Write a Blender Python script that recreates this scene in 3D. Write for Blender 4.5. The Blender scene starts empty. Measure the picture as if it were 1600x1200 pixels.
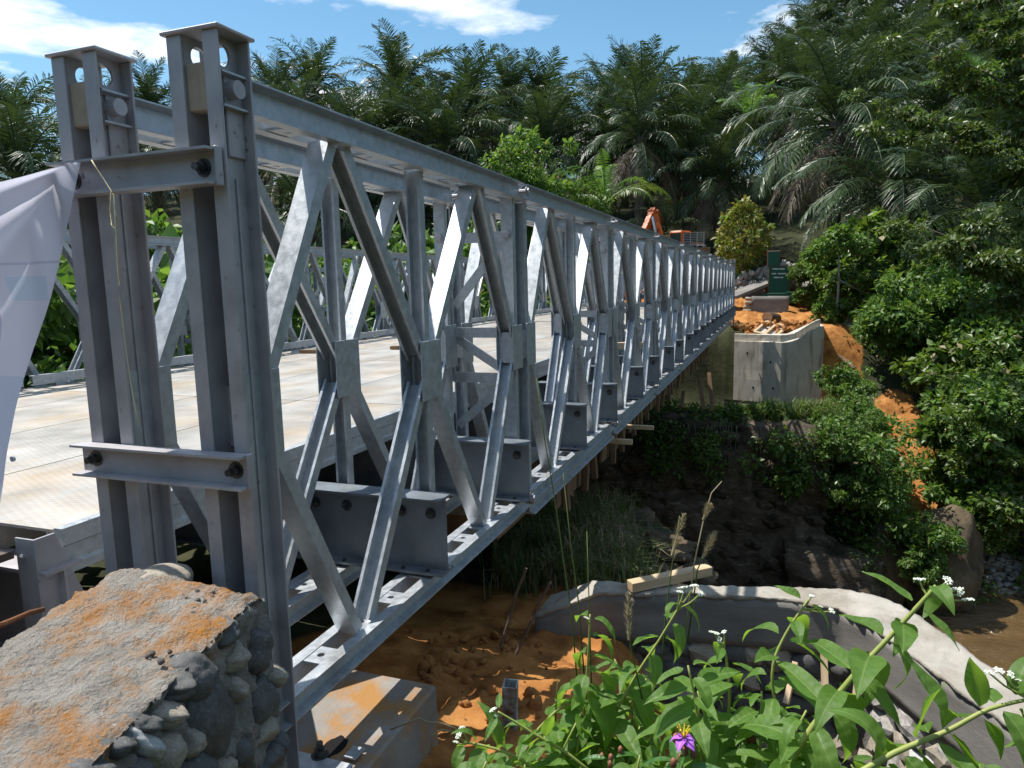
import bpy, bmesh, math, random
import numpy as np
from mathutils import Vector, Matrix, noise
random.seed(7)
rng = np.random.default_rng(7)
R = math.radians
scn = bpy.context.scene
col = scn.collection

# ------------------------------------------------------------------ camera
CAM = Vector((-1.9307, -1.7145, 1.67))
YAW, PIT, ROL, FPX = -0.3573, 0.1387, -0.0237, 1110.0      # focal length in pixels of a 1600 px wide frame
fw = Vector((math.cos(YAW)*math.cos(PIT), -math.sin(YAW)*math.cos(PIT), -math.sin(PIT)))
rt = Vector((-math.sin(YAW), -math.cos(YAW), 0.0))
up = rt.cross(fw)
c_, s_ = math.cos(ROL), math.sin(ROL)
rt, up = rt*c_ + up*s_, -rt*s_ + up*c_
cam = bpy.data.cameras.new('camera'); cam_o = bpy.data.objects.new('camera', cam); col.objects.link(cam_o)
cam.sensor_width = 36.0; cam.lens = 36.0*FPX/1600.0; cam.clip_start = 0.05; cam.clip_end = 2000
m3 = Matrix((rt, up, -fw)).transposed()
cam_o.matrix_world = Matrix.Translation(CAM) @ m3.to_4x4()
scn.camera = cam_o

# ------------------------------------------------------------------ sun, sky, exposure
SUN = Vector((0.02, 0.43, 0.90)).normalized()                # direction towards the sun
el = math.asin(SUN.z)
az = math.atan2(SUN.x, SUN.y)                                # sky: 0 = +Y, clockwise seen from above
sun = bpy.data.lights.new('sun', 'SUN'); sun.energy = 5.0; sun.angle = R(0.53); sun.color = (1.0, 0.955, 0.89)
sun_o = bpy.data.objects.new('sun', sun); col.objects.link(sun_o)
sun_o.rotation_euler = SUN.to_track_quat('Z', 'Y').to_euler()
w = bpy.data.worlds.new('World'); scn.world = w; w.use_nodes = True
nt = w.node_tree; nt.nodes.clear()
def N(t, ty, **k):
    n = t.nodes.new(ty)
    for a, b in k.items(): setattr(n, a, b)
    return n
sky = N(nt, 'ShaderNodeTexSky', sky_type='NISHITA', sun_disc=False)
sky.sun_elevation = el; sky.sun_rotation = az; sky.altitude = 50; sky.air_density = 1.0; sky.dust_density = 0.2; sky.ozone_density = 1.5
bg = N(nt, 'ShaderNodeBackground'); out = N(nt, 'ShaderNodeOutputWorld')
tc = N(nt, 'ShaderNodeTexCoord')
sep = N(nt, 'ShaderNodeSeparateXYZ'); nt.links.new(tc.outputs['Generated'], sep.inputs[0])
mx = N(nt, 'ShaderNodeMath', operation='MAXIMUM'); mx.inputs[1].default_value = 0.06; nt.links.new(sep.outputs[2], mx.inputs[0])
dv = N(nt, 'ShaderNodeVectorMath', operation='DIVIDE'); nt.links.new(tc.outputs['Generated'], dv.inputs[0]); nt.links.new(mx.outputs[0], dv.inputs[1])
mp = N(nt, 'ShaderNodeMapping'); mp.inputs['Location'].default_value = (4.6, -2.14, 0.79); mp.inputs['Scale'].default_value = (0.55, 0.55, 0.55); nt.links.new(dv.outputs[0], mp.inputs[0])
nz = N(nt, 'ShaderNodeTexNoise'); nz.inputs['Scale'].default_value = 1.5; nz.inputs['Detail'].default_value = 9; nz.inputs['Roughness'].default_value = 0.58
nt.links.new(mp.outputs[0], nz.inputs['Vector'])
cr = N(nt, 'ShaderNodeValToRGB'); cr.color_ramp.elements[0].position = 0.52; cr.color_ramp.elements[1].position = 0.62
nt.links.new(nz.outputs[0], cr.inputs[0])
mixc = N(nt, 'ShaderNodeMixRGB'); mixc.inputs[2].default_value = (8.6, 8.8, 9.2, 1)
hz = N(nt, 'ShaderNodeMath', operation='MULTIPLY'); hz.inputs[1].default_value = 0.9
nt.links.new(cr.outputs[0], hz.inputs[0]); nt.links.new(hz.outputs[0], mixc.inputs[0])
hs = N(nt, 'ShaderNodeHueSaturation'); hs.inputs['Saturation'].default_value = 1.15; hs.inputs['Hue'].default_value = 0.485; nt.links.new(sky.outputs[0], hs.inputs['Color']); nt.links.new(hs.outputs[0], mixc.inputs[1]); nt.links.new(mixc.outputs[0], bg.inputs[0])
bg.inputs[1].default_value = 0.125
nt.links.new(bg.outputs[0], out.inputs[0])
scn.view_settings.view_transform = 'Standard'; scn.view_settings.look = 'None'
scn.view_settings.gamma = 1.0; scn.view_settings.use_curve_mapping = False
scn.view_settings.exposure = 0.38
scn.render.engine = 'CYCLES'
scn.cycles.use_denoising = True
try: scn.cycles.denoiser = 'OPENIMAGEDENOISE'
except Exception: pass
scn.cycles.max_bounces = 7; scn.cycles.diffuse_bounces = 3; scn.cycles.glossy_bounces = 3; scn.cycles.transparent_max_bounces = 8
scn.cycles.sample_clamp_indirect = 6.0

# ------------------------------------------------------------------ placing helpers
def ray(px, py): return fw + rt*((px-800)/FPX) + up*((600-py)/FPX)
def at(px, py, ax, v):
    d = ray(px, py); i = 'xyz'.index(ax); t = (v-CAM[i])/d[i]
    return CAM + d*t
def atd(px, py, depth): return CAM + ray(px, py)*depth

# ------------------------------------------------------------------ materials
MAT = {}
def material(name, base, rough=0.7, metal=0.0, spec=0.4):
    m = bpy.data.materials.new(name); m.use_nodes = True
    b = m.node_tree.nodes['Principled BSDF']
    b.inputs['Base Color'].default_value = (*base, 1); b.inputs['Roughness'].default_value = rough
    b.inputs['Metallic'].default_value = metal; b.inputs['Specular IOR Level'].default_value = spec
    MAT[name] = m
    return m
def vary(name, stops, scale=5, detail=6, rough=(0.6, 0.8), metal=0.0, bump=0.0, bscale=None, coord='Object', spec=0.4, nrough=0.6, dist=0.0, extra=None, stretch=None, bdist=0.02):
    """procedural colour from fractal noise through a ramp, with bump and roughness variation"""
    m = material(name, stops[0][1], rough[0], metal, spec)
    t = m.node_tree; b = t.nodes['Principled BSDF']
    co = N(t, 'ShaderNodeTexCoord'); vec = co.outputs[coord]
    if stretch:
        ma = N(t, 'ShaderNodeMapping'); ma.inputs['Scale'].default_value = stretch; t.links.new(vec, ma.inputs[0]); vec = ma.outputs[0]
    if coord == 'Object':
        oi = N(t, 'ShaderNodeObjectInfo'); ad = N(t, 'ShaderNodeVectorMath', operation='ADD')
        mu = N(t, 'ShaderNodeMath', operation='MULTIPLY'); mu.inputs[1].default_value = 37.0
        t.links.new(oi.outputs['Random'], mu.inputs[0]); t.links.new(vec, ad.inputs[0]); t.links.new(mu.outputs[0], ad.inputs[1]); vec = ad.outputs[0]
    n = N(t, 'ShaderNodeTexNoise'); n.inputs['Scale'].default_value = scale; n.inputs['Detail'].default_value = detail
    n.inputs['Roughness'].default_value = nrough; n.inputs['Distortion'].default_value = dist
    t.links.new(vec, n.inputs['Vector'])
    r = N(t, 'ShaderNodeValToRGB'); e = r.color_ramp.elements
    while len(e) < len(stops): e.new(0.5)
    for q, (p, cc) in zip(e, stops): q.position = p; q.color = (*cc, 1)
    t.links.new(n.outputs[0], r.inputs[0]); t.links.new(r.outputs[0], b.inputs['Base Color'])
    mr = N(t, 'ShaderNodeMapRange'); mr.inputs[1].default_value = 0.3; mr.inputs[2].default_value = 0.7
    mr.inputs[3].default_value = rough[0]; mr.inputs[4].default_value = rough[1]
    t.links.new(n.outputs[0], mr.inputs[0]); t.links.new(mr.outputs[0], b.inputs['Roughness'])
    if bump:
        n2 = N(t, 'ShaderNodeTexNoise'); n2.inputs['Scale'].default_value = bscale or scale*4; n2.inputs['Detail'].default_value = 8; n2.inputs['Roughness'].default_value = 0.65
        t.links.new(vec, n2.inputs['Vector'])
        bu = N(t, 'ShaderNodeBump'); bu.inputs['Strength'].default_value = bump; bu.inputs['Distance'].default_value = bdist
        t.links.new(n2.outputs[0], bu.inputs['Height']); t.links.new(bu.outputs[0], b.inputs['Normal'])
    m['ramp'] = r.name; m['noise'] = n.name
    return m
def overlay(m, colr, scale, lo, hi, detail=6, coord='Object', stretch=None, rough=None):
    """lay stains with a shape of their own over a material"""
    t = m.node_tree; b = t.nodes['Principled BSDF']
    src = b.inputs['Base Color'].links[0].from_socket
    co = N(t, 'ShaderNodeTexCoord'); vec = co.outputs[coord]
    if stretch:
        ma = N(t, 'ShaderNodeMapping'); ma.inputs['Scale'].default_value = stretch; t.links.new(vec, ma.inputs[0]); vec = ma.outputs[0]
    n = N(t, 'ShaderNodeTexNoise'); n.inputs['Scale'].default_value = scale; n.inputs['Detail'].default_value = detail; n.inputs['Roughness'].default_value = 0.62
    t.links.new(vec, n.inputs['Vector'])
    r = N(t, 'ShaderNodeMapRange'); r.inputs[1].default_value = lo; r.inputs[2].default_value = hi
    t.links.new(n.outputs[0], r.inputs[0])
    mxn = N(t, 'ShaderNodeMixRGB'); mxn.inputs[2].default_value = (*colr, 1)
    t.links.new(r.outputs[0], mxn.inputs[0]); t.links.new(src, mxn.inputs[1]); t.links.new(mxn.outputs[0], b.inputs['Base Color'])
def leafy(name, c1, c2, rough=0.42, trans=0.3, tcol=None, spec=0.5, scale=0.6, tmix=None):
    """leaf: glossy front, light passing through, colour varying from clump to clump"""
    m = vary(name, [(0.3, c1), (0.7, c2)], scale=scale, detail=3, rough=(rough, rough+0.12), spec=spec)
    t = m.node_tree; b = t.nodes['Principled BSDF']; o = t.nodes['Material Output']
    tr = N(t, 'ShaderNodeBsdfTranslucent'); tr.inputs[0].default_value = (*(tcol or tuple(min(1, v*2.2) for v in c2)), 1)
    ms = N(t, 'ShaderNodeMixShader'); ms.inputs[0].default_value = trans
    t.links.new(b.outputs[0], ms.inputs[1]); t.links.new(tr.outputs[0], ms.inputs[2]); t.links.new(ms.outputs[0], o.inputs[0])
    return m

vary('galv', [(0.30, (0.35, 0.38, 0.405)), (0.5, (0.44, 0.47, 0.495)), (0.70, (0.53, 0.56, 0.585))], scale=24, detail=12, rough=(0.36, 0.55), metal=0.5, bump=0.06, bscale=60)
overlay(MAT['galv'], (0.24, 0.21, 0.18), 3.1, 0.58, 0.85, stretch=(1, 1, 0.25))
overlay(MAT['galv'], (0.17, 0.16, 0.155), 34, 0.68, 0.75)
vary('galv_dull', [(0.3, (0.33, 0.32, 0.335)), (0.5, (0.42, 0.405, 0.42)), (0.75, (0.49, 0.475, 0.49))], scale=7, detail=8, rough=(0.45, 0.6), metal=0.25, bump=0.08, bscale=40)
overlay(MAT['galv_dull'], (0.17, 0.14, 0.125), 22, 0.64, 0.74)
vary('deck_plate', [(0.3, (0.34, 0.325, 0.295)), (0.55, (0.44, 0.42, 0.385)), (0.75, (0.51, 0.49, 0.455))], scale=2.2, detail=6, rough=(0.42, 0.62), metal=0.35)
overlay(MAT['deck_plate'], (0.42, 0.315, 0.195), 1.4, 0.45, 0.80, detail=8, stretch=(0.8, 1.25, 1))
overlay(MAT['deck_plate'], (0.25, 0.13, 0.055), 4.0, 0.66, 0.78, detail=8)
t = MAT['deck_plate'].node_tree; b = t.nodes['Principled BSDF']
co = N(t, 'ShaderNodeTexCoord'); ma = N(t, 'ShaderNodeMapping'); ma.inputs['Rotation'].default_value = (0, 0, R(45)); ma.inputs['Scale'].default_value = (1, 0.45, 1)
t.links.new(co.outputs['Object'], ma.inputs[0])
vo = N(t, 'ShaderNodeTexVoronoi'); vo.inputs['Scale'].default_value = 38; vo.inputs['Randomness'].default_value = 0.1; t.links.new(ma.outputs[0], vo.inputs['Vector'])
bu = N(t, 'ShaderNodeBump'); bu.inputs['Strength'].default_value = 0.5; bu.inputs['Distance'].default_value = 0.004; bu.invert = True
t.links.new(vo.outputs['Distance'], bu.inputs['Height']); t.links.new(bu.outputs[0], b.inputs['Normal'])
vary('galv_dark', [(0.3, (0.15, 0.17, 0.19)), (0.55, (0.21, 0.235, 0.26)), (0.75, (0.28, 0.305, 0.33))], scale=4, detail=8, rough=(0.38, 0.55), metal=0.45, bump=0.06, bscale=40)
vary('bolt', [(0.4, (0.06, 0.058, 0.055)), (0.7, (0.16, 0.155, 0.15))], scale=30, rough=(0.4, 0.6), metal=0.7)
vary('rust', [(0.3, (0.10, 0.045, 0.02)), (0.6, (0.24, 0.10, 0.04)), (0.8, (0.33, 0.28, 0.24))], scale=14, rough=(0.7, 0.9), metal=0.2, bump=0.3)
vary('rebar', [(0.3, (0.07, 0.045, 0.035)), (0.7, (0.17, 0.12, 0.10))], scale=30, rough=(0.7, 0.9), bump=0.3)
vary('concrete', [(0.25, (0.16, 0.145, 0.125)), (0.5, (0.25, 0.23, 0.205)), (0.75, (0.33, 0.315, 0.29))], scale=3.5, detail=9, rough=(0.8, 0.95), bump=0.5, bscale=28, spec=0.25)
overlay(MAT['concrete'], (0.36, 0.19, 0.065), 3.2, 0.46, 0.62)
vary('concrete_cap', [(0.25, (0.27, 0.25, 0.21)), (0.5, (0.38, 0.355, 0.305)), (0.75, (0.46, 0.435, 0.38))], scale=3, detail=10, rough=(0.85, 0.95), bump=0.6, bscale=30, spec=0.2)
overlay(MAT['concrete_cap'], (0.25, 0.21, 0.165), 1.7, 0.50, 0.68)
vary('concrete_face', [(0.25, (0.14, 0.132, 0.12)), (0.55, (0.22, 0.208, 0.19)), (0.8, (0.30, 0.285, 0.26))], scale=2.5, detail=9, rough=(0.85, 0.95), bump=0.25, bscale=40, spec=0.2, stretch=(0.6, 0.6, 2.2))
vary('abutment', [(0.25, (0.40, 0.365, 0.31)), (0.5, (0.52, 0.48, 0.41)), (0.8, (0.60, 0.565, 0.50))], scale=1.2, detail=9, rough=(0.85, 0.95), bump=0.15, bscale=12, spec=0.2)
overlay(MAT['abutment'], (0.24, 0.19, 0.13), 1.6, 0.53, 0.72, stretch=(2.4, 2.4, 0.35))
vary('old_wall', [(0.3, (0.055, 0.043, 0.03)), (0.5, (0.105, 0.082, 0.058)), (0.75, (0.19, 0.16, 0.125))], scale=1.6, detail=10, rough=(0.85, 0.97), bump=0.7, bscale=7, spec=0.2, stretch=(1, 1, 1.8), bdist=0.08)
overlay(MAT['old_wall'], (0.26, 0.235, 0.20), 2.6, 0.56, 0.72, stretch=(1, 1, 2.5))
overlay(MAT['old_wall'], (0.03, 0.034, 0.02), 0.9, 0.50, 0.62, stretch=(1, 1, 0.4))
vary('mortar', [(0.25, (0.25, 0.228, 0.197)), (0.5, (0.37, 0.342, 0.30)), (0.75, (0.46, 0.43, 0.385))], scale=12, detail=9, rough=(0.9, 0.98), bump=1.0, bscale=75, spec=0.15, bdist=0.03)
vary('stone_dark', [(0.25, (0.05, 0.05, 0.05)), (0.55, (0.105, 0.104, 0.10)), (0.8, (0.19, 0.186, 0.178))], scale=9, detail=8, rough=(0.5, 0.75), bump=0.25, bscale=30, spec=0.4)
overlay(MAT['stone_dark'], (0.30, 0.275, 0.24), 7, 0.62, 0.72)
vary('stone_white', [(0.3, (0.32, 0.33, 0.33)), (0.7, (0.52, 0.52, 0.50))], scale=9, rough=(0.6, 0.8), bump=0.2)
vary('stone_tan', [(0.3, (0.22, 0.19, 0.15)), (0.7, (0.42, 0.37, 0.30))], scale=9, rough=(0.7, 0.9), bump=0.3)
vary('rubble', [(0.3, (0.22, 0.205, 0.185)), (0.5, (0.36, 0.34, 0.315)), (0.7, (0.48, 0.46, 0.43))], scale=4, rough=(0.8, 0.95), bump=0.4)
vary('boulder', [(0.3, (0.045, 0.035, 0.022)), (0.5, (0.105, 0.078, 0.045)), (0.75, (0.21, 0.16, 0.09))], scale=1.6, detail=10, rough=(0.85, 0.95), bump=0.8, bscale=7, bdist=0.08)
vary('timber', [(0.3, (0.46, 0.33, 0.19)), (0.6, (0.58, 0.44, 0.28)), (0.8, (0.66, 0.53, 0.36))], scale=2.2, detail=7, rough=(0.65, 0.8), bump=0.15, stretch=(1.2, 9, 9))
vary('timber_old', [(0.3, (0.12, 0.075, 0.045)), (0.6, (0.23, 0.145, 0.08)), (0.8, (0.34, 0.22, 0.13))], scale=2.2, detail=7, rough=(0.7, 0.9), bump=0.2, stretch=(6, 6, 1.0))
vary('bark', [(0.3, (0.055, 0.045, 0.035)), (0.7, (0.16, 0.135, 0.10))], scale=6, detail=8, rough=(0.85, 0.95), bump=0.7, bscale=14, stretch=(1, 1, 0.4), bdist=0.05)
vary('bark_pale', [(0.3, (0.19, 0.17, 0.14)), (0.7, (0.33, 0.30, 0.25))], scale=8, detail=6, rough=(0.8, 0.95), bump=0.3)
leafy('palm_leaf', (0.030, 0.058, 0.022), (0.070, 0.112, 0.042), rough=0.38, trans=0.16, tcol=(0.10, 0.16, 0.03), scale=0.25)
leafy('palm_bright', (0.07, 0.16, 0.02), (0.13, 0.25, 0.04), rough=0.4, trans=0.35, tcol=(0.25, 0.45, 0.05), scale=0.4)
leafy('palm_dead', (0.13, 0.10, 0.07), (0.29, 0.23, 0.16), rough=0.6, trans=0.1, tcol=(0.3, 0.22, 0.12), scale=0.8)
leafy('tree_leaf', (0.045, 0.080, 0.016), (0.11, 0.17, 0.034), rough=0.34, trans=0.25, tcol=(0.20, 0.32, 0.03), scale=0.7)
leafy('shrub_leaf', (0.055, 0.115, 0.022), (0.125, 0.22, 0.042), rough=0.42, trans=0.3, tcol=(0.14, 0.28, 0.03), scale=0.5)
leafy('tree_dark', (0.045, 0.075, 0.016), (0.11, 0.155, 0.036), rough=0.36, trans=0.2, tcol=(0.16, 0.26, 0.03), scale=0.7)
leafy('bright_leaf', (0.06, 0.13, 0.015), (0.14, 0.24, 0.035), rough=0.4, trans=0.35, tcol=(0.28, 0.45, 0.05), scale=0.7)
leafy('yellow_leaf', (0.11, 0.12, 0.015), (0.24, 0.22, 0.04), rough=0.45, trans=0.3, tcol=(0.4, 0.38, 0.05), scale=0.9)
leafy('grass', (0.05, 0.09, 0.02), (0.15, 0.19, 0.05), rough=0.5, trans=0.25, tcol=(0.25, 0.32, 0.06), scale=1.3)
leafy('dry_grass', (0.20, 0.16, 0.085), (0.42, 0.35, 0.21), rough=0.6, trans=0.2, tcol=(0.45, 0.36, 0.18), scale=2.0)
leafy('weed_leaf', (0.065, 0.145, 0.018), (0.115, 0.22, 0.034), rough=0.52, trans=0.42, tcol=(0.34, 0.56, 0.05), scale=5)
leafy('lance_leaf', (0.035, 0.10, 0.018), (0.07, 0.17, 0.03), rough=0.33, trans=0.3, tcol=(0.22, 0.45, 0.04), scale=5)
vary('weed_stem', [(0.3, (0.20, 0.27, 0.05)), (0.7, (0.36, 0.36, 0.12))], scale=14, rough=(0.5, 0.6))
vary('red_bud', [(0.3, (0.16, 0.05, 0.035)), (0.7, (0.28, 0.11, 0.06))], scale=30, rough=(0.5, 0.6))
material('white_flower', (0.74, 0.78, 0.66), 0.7); material('purple_petal', (0.36, 0.10, 0.52), 0.55); material('yellow_stamen', (0.72, 0.50, 0.03), 0.5)
material('sign_green', (0.006, 0.075, 0.042), 0.45); material('sign_edge', (0.16, 0.07, 0.04), 0.6); material('sign_letter', (0.75, 0.77, 0.74), 0.5)
vary('orange_paint', [(0.3, (0.52, 0.10, 0.02)), (0.7, (0.74, 0.17, 0.035))], scale=4, rough=(0.4, 0.6), spec=0.5)
material('black_rubber', (0.02, 0.02, 0.02), 0.7); material('dark_glass', (0.02, 0.025, 0.03), 0.1, 0, 0.6); material('truck_grey', (0.20, 0.20, 0.20), 0.5)
material('string', (0.62, 0.58, 0.36), 0.7); material('yellow_hose', (0.75, 0.38, 0.02), 0.5)
material('skin', (0.30, 0.16, 0.10), 0.55); material('vest_orange', (0.85, 0.20, 0.02), 0.6); material('shirt_grey', (0.30, 0.32, 0.38), 0.8); material('cloth_white', (0.72, 0.72, 0.72), 0.8)
material('trousers', (0.035, 0.04, 0.06), 0.8); material('cloth_magenta', (0.48, 0.03, 0.16), 0.7); material('hair', (0.015, 0.012, 0.01), 0.6); material('helmet', (0.75, 0.73, 0.68), 0.4)

# ------------------------------------------------------------------ mesh helpers
class MB:
    def __init__(s): s.v = []; s.f = []; s.m = []; s.mi = 0
    def add(s, vs, fs, M=None):
        o = len(s.v)
        s.v += [tuple(M @ Vector(q)) if M else tuple(q) for q in vs]
        s.f += [tuple(i+o for i in f) for f in fs]; s.m += [s.mi]*len(fs)
        return s
    def box(s, lo, hi, M=None, ch=0.0):
        x0, y0, z0 = lo; x1, y1, z1 = hi
        if ch:
            c = min(ch, (x1-x0)*.45, (y1-y0)*.45, (z1-z0)*.45)
            bm = bmesh.new(); bmesh.ops.create_cube(bm, size=1)
            for v in bm.verts: v.co = Vector(((x0+x1)/2+v.co.x*(x1-x0), (y0+y1)/2+v.co.y*(y1-y0), (z0+z1)/2+v.co.z*(z1-z0)))
            bmesh.ops.bevel(bm, geom=bm.edges[:], offset=c, segments=1, affect='EDGES')
            bm.verts.index_update()
            r = s.add([v.co.copy() for v in bm.verts], [tuple(v.index for v in f.verts) for f in bm.faces], M); bm.free(); return r
        vs = [(x0,y0,z0),(x1,y0,z0),(x1,y1,z0),(x0,y1,z0),(x0,y0,z1),(x1,y0,z1),(x1,y1,z1),(x0,y1,z1)]
        return s.add(vs, [(0,3,2,1),(4,5,6,7),(0,1,5,4),(1,2,6,5),(2,3,7,6),(3,0,4,7)], M)
    def sweep(s, prof, p0, p1, upv=(0,0,1), M=None):
        """closed profile (a,b): a along side axis, b along upv, swept from p0 to p1"""
        p0 = Vector(p0); p1 = Vector(p1); d = (p1-p0).normalized(); u = Vector(upv); u = (u-d*u.dot(d)).normalized(); a = u.cross(d)
        n = len(prof); vs = [p0+a*x+u*y for x, y in prof]+[p1+a*x+u*y for x, y in prof]
        fs = [(i, (i+1) % n, n+(i+1) % n, n+i) for i in range(n)]+[tuple(range(n-1, -1, -1)), tuple(range(n, 2*n))]
        return s.add(vs, fs, M)
    def tube(s, pts, rad, n=8, cap=True, M=None):
        pts = [Vector(p) for p in pts]; k = len(pts); vs = []; fs = []
        rads = rad if isinstance(rad, (list, tuple)) else [rad]*k
        d0 = (pts[1]-pts[0]).normalized(); ref = Vector((0,0,1)) if abs(d0.z) < .9 else Vector((1,0,0))
        for i, p in enumerate(pts):
            d = (pts[min(i+1,k-1)]-pts[max(i-1,0)]).normalized(); a = d.cross(ref)
            a = a.normalized() if a.length > 1e-6 else d.orthogonal().normalized(); b2 = a.cross(d)
            for j in range(n):
                th = 2*math.pi*j/n; vs.append(p+(a*math.cos(th)+b2*math.sin(th))*rads[i])
        for i in range(k-1):
            for j in range(n): fs.append((i*n+j, i*n+(j+1) % n, (i+1)*n+(j+1) % n, (i+1)*n+j))
        if cap: fs += [tuple(range(n-1, -1, -1)), tuple(range((k-1)*n, k*n))]
        return s.add(vs, fs, M)
    def plate_hole(s, w, h, t, r, cx=0, cy=0, M=None, n=16):
        """plate in local XY, thickness along Z, with a round hole"""
        vs = []; fs = []
        for z in (0, t):
            for j in range(n):
                th = 2*math.pi*(j+.5)/n; c, q = math.cos(th), math.sin(th)
                vs.append((cx+c*r, cy+q*r, z))
            for j in range(n):
                th = 2*math.pi*(j+.5)/n; c, q = math.cos(th), math.sin(th); k = 1/max(abs(c), abs(q))
                vs.append((c*k*w/2, q*k*h/2, z))
        for j in range(n):
            k = (j+1) % n
            fs += [(n+j, j, k, n+k), (3*n+j, 3*n+k, 2*n+k, 2*n+j), (j, 2*n+j, 2*n+k, k), (n+j, n+k, 3*n+k, 3*n+j)]
        return s.add(vs, fs, M)
    def mesh(s, name, mats, smooth=False):
        me = bpy.data.meshes.new(name); me.from_pydata(s.v, [], s.f)
        for mm in (mats if isinstance(mats, (list, tuple)) else [mats]): me.materials.append(MAT[mm])
        if any(s.m): me.polygons.foreach_set('material_index', s.m)
        if smooth: me.polygons.foreach_set('use_smooth', [True]*len(me.polygons))
        me.update(); return me
    def build(s, name, mats, parent=None, smooth=False):
        return link(name, s.mesh(name, mats, smooth), parent)
def link(name, me, parent=None, loc=None, rot=None, sc=None):
    o = bpy.data.objects.new(name, me); col.objects.link(o)
    if parent: o.parent = parent
    if loc is not None: o.location = loc
    if rot is not None: o.rotation_euler = rot
    if sc is not None: o.scale = sc if not isinstance(sc, (int, float)) else (sc,)*3
    return o
def tag(o, label=None, cat=None, group=None, kind=None):
    if label: o['label'] = label
    if cat: o['category'] = cat
    if group: o['group'] = group
    if kind: o['kind'] = kind
    return o
def thing(name, label, cat, loc=(0,0,0), rz=0.0, group=None):
    o = bpy.data.objects.new(name, None); col.objects.link(o); o.location = loc; o.rotation_euler = (0,0,rz); o.empty_display_size = 0.2
    return tag(o, label, cat, group)
def place(name, me, p, parent, **k): return link(name, me, parent, loc=p, **k)
def fbm(p, oct=5, H=0.9): return noise.fractal(Vector(p), H, 2.1, oct)
def smooth(a, b, x):
    t = min(1.0, max(0.0, (x-a)/(b-a))); return t*t*(3-2*t)
def ordinal(n):
    o = ['first','second','third','fourth','fifth','sixth','seventh','eighth','ninth','tenth','eleventh','twelfth','thirteenth','fourteenth','fifteenth','sixteenth','seventeenth','eighteenth','nineteenth']
    tens = {20:('twenty','twentieth'),30:('thirty','thirtieth'),40:('forty','fortieth'),50:('fifty','fiftieth'),60:('sixty','sixtieth'),70:('seventy','seventieth'),80:('eighty','eightieth'),90:('ninety','ninetieth'),100:('one hundred','one hundredth')}
    if n <= 19: return o[n-1]
    if n > 100: return 'hundred-and-'+ordinal(n-100)
    t10 = n//10*10
    return tens[t10][1] if n == t10 else tens[t10][0]+'-'+o[n-t10-1]
def hexbolt(mb, p, ax, r=0.02, h=0.02, stud=0.0):
    """hex nut whose axis is ax"""
    p = Vector(p); ax = Vector(ax).normalized(); a = ax.orthogonal().normalized(); b2 = ax.cross(a)
    def ring(rr, z, n): return [p+ax*z+(a*math.cos(2*math.pi*i/n)+b2*math.sin(2*math.pi*i/n))*rr for i in range(n)]
    for rr, z0, z1, n in ((r*1.45, 0, .004, 14), (r, .004, h, 6)) + (((r*.6, h, h+stud, 10),) if stud else ()):
        vs = ring(rr, z0, n)+ring(rr, z1, n)
        mb.add(vs, [(i, (i+1) % n, n+(i+1) % n, n+i) for i in range(n)]+[tuple(range(n, 2*n))])
def stone_mesh(seed, sub=3, amp=0.22, fr=1.3):
    bm = bmesh.new(); bmesh.ops.create_icosphere(bm, subdivisions=sub, radius=1)
    for v in bm.verts:
        q = v.co.copy(); d = 1+amp*noise.noise(q*fr+Vector((seed*3.1, seed*1.7, 0)))+amp*.35*noise.noise(q*fr*3+Vector((0, seed*2.3, 5)))
        v.co = q*d
    mb = MB(); bm.verts.index_update(); mb.add([v.co.copy() for v in bm.verts], [tuple(v.index for v in f.verts) for f in bm.faces]); bm.free(); return mb
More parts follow.
